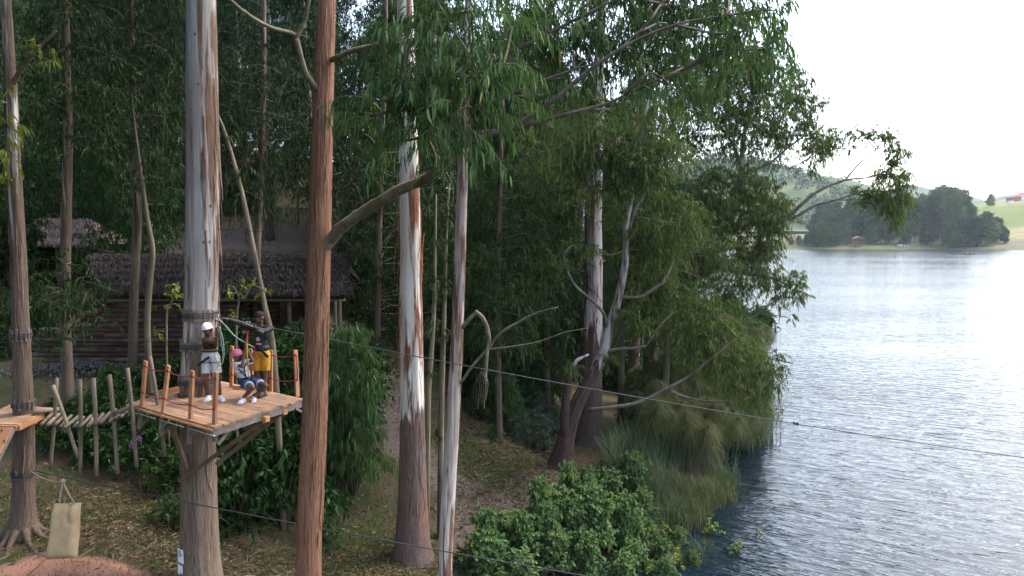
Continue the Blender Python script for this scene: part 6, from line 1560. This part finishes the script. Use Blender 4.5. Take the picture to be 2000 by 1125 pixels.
def shoe(root, ankle, fwd, mat, k=1.0):
    f = nrm(np.array([fwd[0], fwd[1], 0.])); r = np.array([f[1], -f[0], 0.]); u = np.array([0, 0, 1.])
    g = G(); z0 = ankle[2] - .075 * k
    b = np.array([ankle[0], ankle[1], z0])
    g.add(ball(b + f * .02 + u * .045, np.array([.042, .065, .05]) * k, 12, 8, [r, f, u])); g.add(ball(b + f * .10 * k + u * .035, np.array([.047, .085, .036]) * k, 12, 8, [r, f, u]))
    g.add(tube([ankle - u * .03, ankle + u * .02], [.046 * k, .043 * k], 12)); g.add(box(b + f * .062 * k + u * .013, r * .038 * k, f * .115 * k, u * .013))
    o = part('shoe', remesh(g, .009, 2), MT[mat], root, True)
    part('sole', box(b + f * .062 * k + u * .006, r * .043 * k, f * .125 * k, u * .010), MT[mat], o)
    for i in range(3): part('lace', box(b + f * (.06 + .025 * i) * k + u * (.083 - .010 * i) * k, r * .022, f * .005, u * .004), MT['cl_grey'], o)
def ring(c, r, f, u, rr, rf, w, mat, root, name='strap', th=.006):
    a = np.linspace(0, 2 * math.pi, 26)
    P = np.array([c + r * rr * math.cos(q) + f * rf * math.sin(q) for q in a]); n = len(P)
    return part(name, tube(P, w, 6, 0, False, 0, .5), mat, root, True)
def person(label, J, base, mats, lean_torso=None, skin='skin', k=1.0, sleeve=.0, sh_len=.55, fem=True, top_from=0.0):
    """J: joint positions; one continuous body mesh, clothes as children over it"""
    t = thing('person', label, 'person', base)
    R, Fw, U = frame(J['shR'] - J['shL'], J['neck'] - J['pelvis'])
    g = G()
    pw = .150 if fem else .145
    mid = (J['pelvis'] + J['chest']) / 2
    Rp = nrm(J['hipR'] - J['hipL']); Fp = np.cross(Rp, U)
    def torso(g, e=0.0, low=True, zs=1.0):
        if low: g.add(ball(J['pelvis'], np.array([pw + e, .105 + e, .115]) * k, 16, 10, [Rp, Fp, U]))
        g.add(ball(mid, np.array([.112 if fem else .13, .088, .17]) * k + e, 16, 10, [R, Fw, U]))
        g.add(ball(J['chest'], np.array([.135 if fem else .155, .10, .15]) * k + e, 16, 10, [R, Fw, U]))
        if fem:
            for s_ in (-1, 1): g.add(ball(J['chest'] + Fw * .07 + R * .055 * s_ - U * .02, .058 * k + e, 12, 8))
        caps(g, J['shL'] * .85 + J['shR'] * .15, J['shR'] * .85 + J['shL'] * .15, .055 * k + e, .055 * k + e)
    torso(g)
    caps(g, J['chest'] + U * .08, J['head'] - U * .05, .055 * k, .048 * k)
    head(g, J['head'], J['fwd'], J['hup'], k)
    for s_ in 'LR':
        caps(g, J['sh' + s_], J['el' + s_], .046 * k, .037 * k); caps(g, J['el' + s_], J['wr' + s_], .037 * k, .025 * k)
        hand(g, J['wr' + s_], J['hd' + s_] - J['wr' + s_], J.get('pn' + s_, J['fwd']), k)
        caps(g, J['hip' + s_], J['kn' + s_], .082 * k, .055 * k)
        calf = J['kn' + s_] * .65 + J['an' + s_] * .35
        caps(g, J['kn' + s_], calf, .053 * k, .054 * k); caps(g, calf, J['an' + s_], .052 * k, .034 * k)
    part('body', remesh(g, .0098, 3), MT[skin], t, True)
    face(t, J['head'], J['fwd'], J['hup'], k)
    # shorts
    g = G(); g.add(ball(J['pelvis'] - U * .005, np.array([pw + .018, .125, .12]) * k, 16, 10, [Rp, Fp, U]))
    for s_ in 'LR':
        e = J['hip' + s_] * (1 - sh_len) + J['kn' + s_] * sh_len
        g.add(ball(J['hip' + s_], .098 * k, 12, 8)); g.add(tube([J['hip' + s_], e], [.098 * k, .096 * k], 16))
    sh = part('shorts', remesh(g, .010, 2), MT[mats['shorts']], t, True)
    for s_ in 'LR':
        e = J['hip' + s_] * (1 - sh_len) + J['kn' + s_] * sh_len; d = nrm(J['kn' + s_] - J['hip' + s_])
        if mats.get('hem'): part('hem', tube([e - d * .012, e + d * .004], [.099 * k, .099 * k], 18), MT[mats['hem']], sh, True)
    # top
    g = G(); torso(g, .014, mats.get('long', False))
    if mats.get('arm'): g.add(ball(J['pelvis'] + U * .07, np.array([pw + .035, .145, .10]) * k, 16, 10, [Rp, Fp, U]))
    if sleeve:
        for s_ in 'LR':
            e = J['sh' + s_] * (1 - sleeve) + J['el' + s_] * sleeve
            caps(g, J['sh' + s_], e, .062 * k, .062 * k, (True, False))
            if mats.get('arm'): caps(g, e, J['el' + s_] * .15 + J['wr' + s_] * .85, .058 * k, .040 * k, (True, False))
    V, T_ = remesh(g, .010, 2)
    if mats.get('strapless'):
        cut = np.dot(V - J['chest'], U); keep = cut[T_].max(1) < .045
        T_ = T_[keep]
    o = part('top', (V, T_), MT[mats['top']], t, True)
    for s_ in 'LR': shoe(t, J['an' + s_], J['ft' + s_], mats['shoe'], k)
    return t, (R, Fw, U, Rp, Fp), o
def helmet(root, c, fwd, up, mat, k=1.0):
    r = np.cross(fwd, up); g = G()
    V, T_ = ball(c + up * .055 * k, np.array([.098, .118, .092]) * k, 20, 14, [r, fwd, up])
    low = np.dot(V - (c + up * .03 * k), up) < 0
    V[low] -= up * (np.dot(V[low] - (c + up * .03 * k), up))[:, None]
    o = part('helmet', (V, T_), MT[mat], root, True)
    a = np.linspace(0, 2 * math.pi, 24)
    part('rim', tube(np.array([c + up * .032 * k + r * .1 * k * math.cos(q) + fwd * (.12 + .012 * (math.sin(q) > 0)) * k * math.sin(q) for q in a]), .008, 6, 0, False), MT[mat], o, True)
    for s_ in (-1, 1):
        part('vent', ball(c + up * .105 * k + r * .062 * s_ * k + fwd * .035 * k, np.array([.012, .03, .01]) * k, 8, 6, [r, fwd, up]), MT['strap'], o, True)
        part('chin_strap', tube(smooth_line([c + up * .03 * k + r * .082 * s_ * k, c - up * .03 * k + r * .075 * s_ * k + fwd * .02, c - up * .105 * k + r * .015 * s_ + fwd * .05], 8), .006, 5), MT['strap'], root, True)

# --- the standing woman
D1 = on_z(416, 781, ZD)[1]
def j1(px, py, dd=0): return at(px, py, D1 + dd)
az = ZD + .08
def ank(px, py, d0, dd=0.0):
    p = at(px, py, d0 + dd); p[2] = az; return p
f1 = nrm(np.array([.12, -1, -.08])); u1 = nrm(np.array([-.12, -.1, 1]))
J = dict(pelvis=j1(411, 693), chest=j1(410, 671, .02), neck=j1(409, 659), head=j1(405, 644, -.02), fwd=nrm(f1 - u1 * np.dot(f1, u1)), hup=u1, shL=j1(397, 664, -.02), shR=j1(421, 661, .05),
    elL=j1(423, 669, -.22), wrL=j1(424, 647, -.24), hdL=j1(427, 638, -.24), elR=j1(433, 668, -.06), wrR=j1(429, 648, -.2), hdR=j1(427, 640, -.22), pnL=np.array([.5, -.5, 0]), pnR=np.array([-.5, -.6, 0]),
    hipL=j1(403, 698), hipR=j1(420, 698), knL=j1(402, 741, -.06), knR=j1(425, 741, -.03), anL=ank(407, 775, D1), anR=ank(430, 775, D1), ftL=np.array([.1, -1, 0]), ftR=np.array([.75, -.8, 0]))
w1, fr, _ = person('woman standing by the trunk in white helmet, black top and pale grey shorts', J, j1(416, 783), dict(top='cl_black', shorts='cl_grey', shoe='shoe_white', strapless=True), sh_len=.72)
R, Fw, U, Rp, Fp = fr
helmet(w1, J['head'], J['fwd'], J['hup'], 'hm_white', 1.05)
part('hair', ball(J['head'] + J['hup'] * .01 - J['fwd'] * .03, (.088, .088, .10), 14, 10, [np.cross(J['fwd'], J['hup']), J['fwd'], J['hup']]), MT['hair'], w1, True)
ring(J['pelvis'] + U * .085, Rp, Fp, U, .163, .128, .022, MT['strap'], w1, 'harness_belt')
ring(J['pelvis'] + U * .118, Rp, Fp, U, .155, .122, .010, MT['strap_y'], w1, 'harness_belt')
for s_ in 'LR':
    d = nrm(J['kn' + s_] - J['hip' + s_]); ring(J['hip' + s_] + d * .09, nrm(np.cross(d, Fp)), Fp, U, .105, .105, .014, MT['strap'], w1, 'leg_loop')
part('brake_strap', beam(j1(409, 697, -.16), j1(385, 714, -.24), .05, .02, (0, -1, 0)), MT['cl_black'], w1)
for dx in (0, 4):
    part('lanyard', tube(smooth_line([j1(428, 641, -.26), j1(431 + dx, 660, -.26), j1(435 + dx * .6, 690, -.24), j1(434, 710, -.22), j1(427, 714, -.2), j1(421, 700, -.18), j1(419, 690, -.15)], 26), .010, 6), MT['rope_green'], w1, True)
part('carabiner', tube(np.array([j1(428 + 2 * math.cos(q), 643 + 5 * math.sin(q), -.27) for q in np.linspace(0, 6.28, 16)]), .007, 6, 0, False), MT['steel'], w1, True)
part('gear_loop', tube(smooth_line([j1(424, 690, -.16), j1(430, 704, -.17), j1(424, 718, -.14)], 10), .009, 6), MT['strap_y'], w1, True)

# --- the crouching woman
D2 = on_z(488, 783, ZD)[1]
def j2(px, py, dd=0): return at(px, py, D2 + dd)
f2 = nrm(np.array([-.15, -1, -.1])); u2 = nrm(np.array([-.05, -.05, 1]))
J = dict(pelvis=j2(482, 744, .22), chest=j2(471, 719, .2), neck=j2(468, 706, .18), head=j2(463, 695, .12), fwd=nrm(f2 - u2 * np.dot(f2, u2)), hup=u2, shL=j2(458, 712, .12), shR=j2(485, 707, .24),
    elL=j2(473, 716, -.14), wrL=j2(478, 690, -.08), hdL=j2(480, 680, -.06), elR=j2(493, 704, .0), wrR=j2(483, 682, -.02), hdR=j2(480, 673, -.02), pnL=np.array([.3, -.8, 0]), pnR=np.array([-.4, -.8, 0]),
    hipL=j2(478, 749, .16), hipR=j2(493, 746, .26), knL=j2(493, 757, -.26), knR=j2(519, 753, -.08), anL=ank(475, 775, D2, -.08), anR=ank(496, 772, D2, .02), ftL=np.array([-.05, -1, 0]), ftR=np.array([.35, -1, 0]))
w2, fr, tp2 = person('woman crouching in pink helmet, white T-shirt and blue denim shorts, gripping the sling', J, j2(486, 784), dict(top='cl_white', shorts='cl_denim', hem='cl_hem', shoe='shoe_white', long=False), sleeve=.62, sh_len=.6)
R, Fw, U, Rp, Fp = fr
helmet(w2, J['head'], J['fwd'], J['hup'], 'hm_pink', 1.02)
rr_ = np.cross(J['fwd'], J['hup'])
part('hair', ball(J['head'] - J['hup'] * .03 - J['fwd'] * .03, (.10, .075, .11), 14, 10, [rr_, J['fwd'], J['hup']]), MT['hair'], w2, True)
ring(J['pelvis'] + U * .085, Rp, Fp, U, .165, .13, .02, MT['strap'], w2, 'harness_belt')
for s_ in 'LR':
    d = nrm(J['kn' + s_] - J['hip' + s_]); ring(J['hip' + s_] + d * .08, nrm(np.cross(d, Fp)), np.cross(d, nrm(np.cross(d, Fp))), U, .107, .107, .013, MT['strap'], w2, 'leg_loop')
cf = J['chest'] + Fw * .145
part('chest_strap', tube(smooth_line([J['shL'] + U * .04 + Fw * .06, cf - R * .05, J['pelvis'] + Fp * .135 + Rp * .03], 10), .014, 6), MT['strap'], w2, True)
part('chest_strap', tube(smooth_line([J['shR'] + U * .04 + Fw * .06, cf + R * .05, J['pelvis'] + Fp * .135 - Rp * .03], 10), .014, 6), MT['strap'], w2, True)
part('sling', tube(smooth_line([j2(482, 672, -.08), j2(483, 700, -.05), J['pelvis'] + Fp * .15 + U * .06], 10), .013, 6), MT['strap_y'], w2, True)

# --- the man
D3 = on_z(512, 774, ZD)[1]
def j3(px, py, dd=0): return at(px, py, D3 + dd)
f3 = nrm(np.array([-.55, -.9, -.28])); u3 = nrm(np.array([-.15, -.2, 1]))
J = dict(pelvis=j3(510, 686), chest=j3(510, 654), neck=j3(510, 637), head=j3(508, 621, -.05), fwd=nrm(f3 - u3 * np.dot(f3, u3)), hup=u3, shL=j3(494, 641, .02), shR=j3(529, 642, -.02),
    elL=j3(465, 630, -.12), wrL=j3(443, 623, -.25), hdL=j3(434, 621, -.3), elR=j3(512, 649, -.32), wrR=j3(490, 637, -.42), hdR=j3(482, 634, -.45), pnL=np.array([0, -.5, -1.]), pnR=np.array([-.3, -.5, -1.]),
    hipL=j3(502, 692), hipR=j3(519, 692), knL=j3(503, 735), knR=j3(518, 735), anL=ank(505, 768, D3, .05), anR=ank(516, 768, D3), ftL=np.array([-.4, -1, 0]), ftR=np.array([-.3, -1, 0]))
m1, fr, tpm = person('man in black jacket, black cap and mustard shorts reaching to the zip line', J, j3(510, 774), dict(top='cl_leather', shorts='cl_mustard', shoe='shoe_dark', arm=True, long=False), sleeve=.8, sh_len=.72, fem=False, k=1.03)
R, Fw, U, Rp, Fp = fr
rr_ = np.cross(J['fwd'], J['hup'])
V, T_ = ball(J['head'] + J['hup'] * .06, (.092, .105, .085), 18, 12, [rr_, J['fwd'], J['hup']])
V = V - np.minimum(np.dot(V - (J['head'] + J['hup'] * .035), J['hup']), 0)[:, None] * J['hup']
part('cap', (V, T_), MT['cl_black'], m1, True)
part('beard', ball(J['head'] - J['hup'] * .075 + J['fwd'] * .035, (.05, .052, .04), 10, 8, [rr_, J['fwd'], J['hup']]), MT['hair'], m1, True)
pc = J['chest'] - U * .06
part('shirt', ball(pc + Fw * .055, (.10, .10, .22), 16, 12, [R, Fw, U]), MT['cl_black'], m1, True)
part('shirt_print', ball(pc + Fw * .088 - U * .01, (.066, .075, .095), 14, 10, [R, Fw, U]), MT['print'], m1, True)
part('shirt_print', ball(pc + Fw * .082 - U * .11, (.07, .075, .04), 14, 10, [R, Fw, U]), MT['print_r'], m1, True)
ring(J['pelvis'] + U * .08, Rp, Fp, U, .165, .13, .018, MT['strap'], m1, 'harness_belt')
part('cargo_pocket', box(J['hipR'] * .45 + J['knR'] * .55 + Rp * .02 + Fp * .098, Rp * .05, Fp * .008, U * .06), MT['cl_mustard'], m1)
part('brake_strap', beam(j3(504, 678, -.2), j3(524, 698, -.22), .05, .02, (0, -1, 0)), MT['cl_black'], m1)
part('red_strap', tube(smooth_line([j3(498, 675, -.18), j3(497, 690, -.2), j3(503, 702, -.16)], 8), .013, 6), MT['rope_red'], m1, True)

# --- trolley and sling on the zip line, green safety rope
pz = line_[int(np.argmin(np.abs(sc_ - (482 - 1000) / F / (cp + (562.5 - 632) / F * sp))))]
tr = thing('zip_trolley', 'steel zip line trolley with red sling held between man and crouching woman', 'trolley', pz)
part('side_plate', box(pz + [0, -.02, -.02], (.055, 0, 0), (0, .006, 0), (0, 0, .05)), MT['steel'], tr)
for dx in (-.03, .03): part('wheel', tube([pz + [dx, -.014, .012], pz + [dx, .014, .012]], .026, 12), MT['steel'], tr, True)
lo = j2(481, 676, -.05)
part('sling', tube(smooth_line([pz - [0, .01, .06], pz * .5 + lo * .5 + [.01, 0, 0], lo], 8), .022, 8, 0, True, 0, .5), MT['rope_red'], tr, True)
part('carabiner', tube(np.array([pz + [.035 * math.cos(q), -.02, -.09 + .05 * math.sin(q)] for q in np.linspace(0, 6.28, 16)]), .008, 6, 0, False), MT['steel'], tr, True)
gr = thing('safety_rope', 'pale green rope drooping from the trunk cable to the man\'s harness', 'rope', z0c)
part('rope', tube(smooth_line([z0c + [.02, -.12, -.02], at(440, 636, 13.9), at(458, 656, 13.85), at(478, 669, 13.9), at(495, 678, D3 - .2)], 24), .016, 7), MT['rope_green'], gr, True)
part('carabiner', tube(np.array([z0c + [.03 * math.cos(q), -.13, .02 + .055 * math.sin(q)] for q in np.linspace(0, 6.28, 16)]), .009, 6, 0, False), MT['steel'], gr, True)
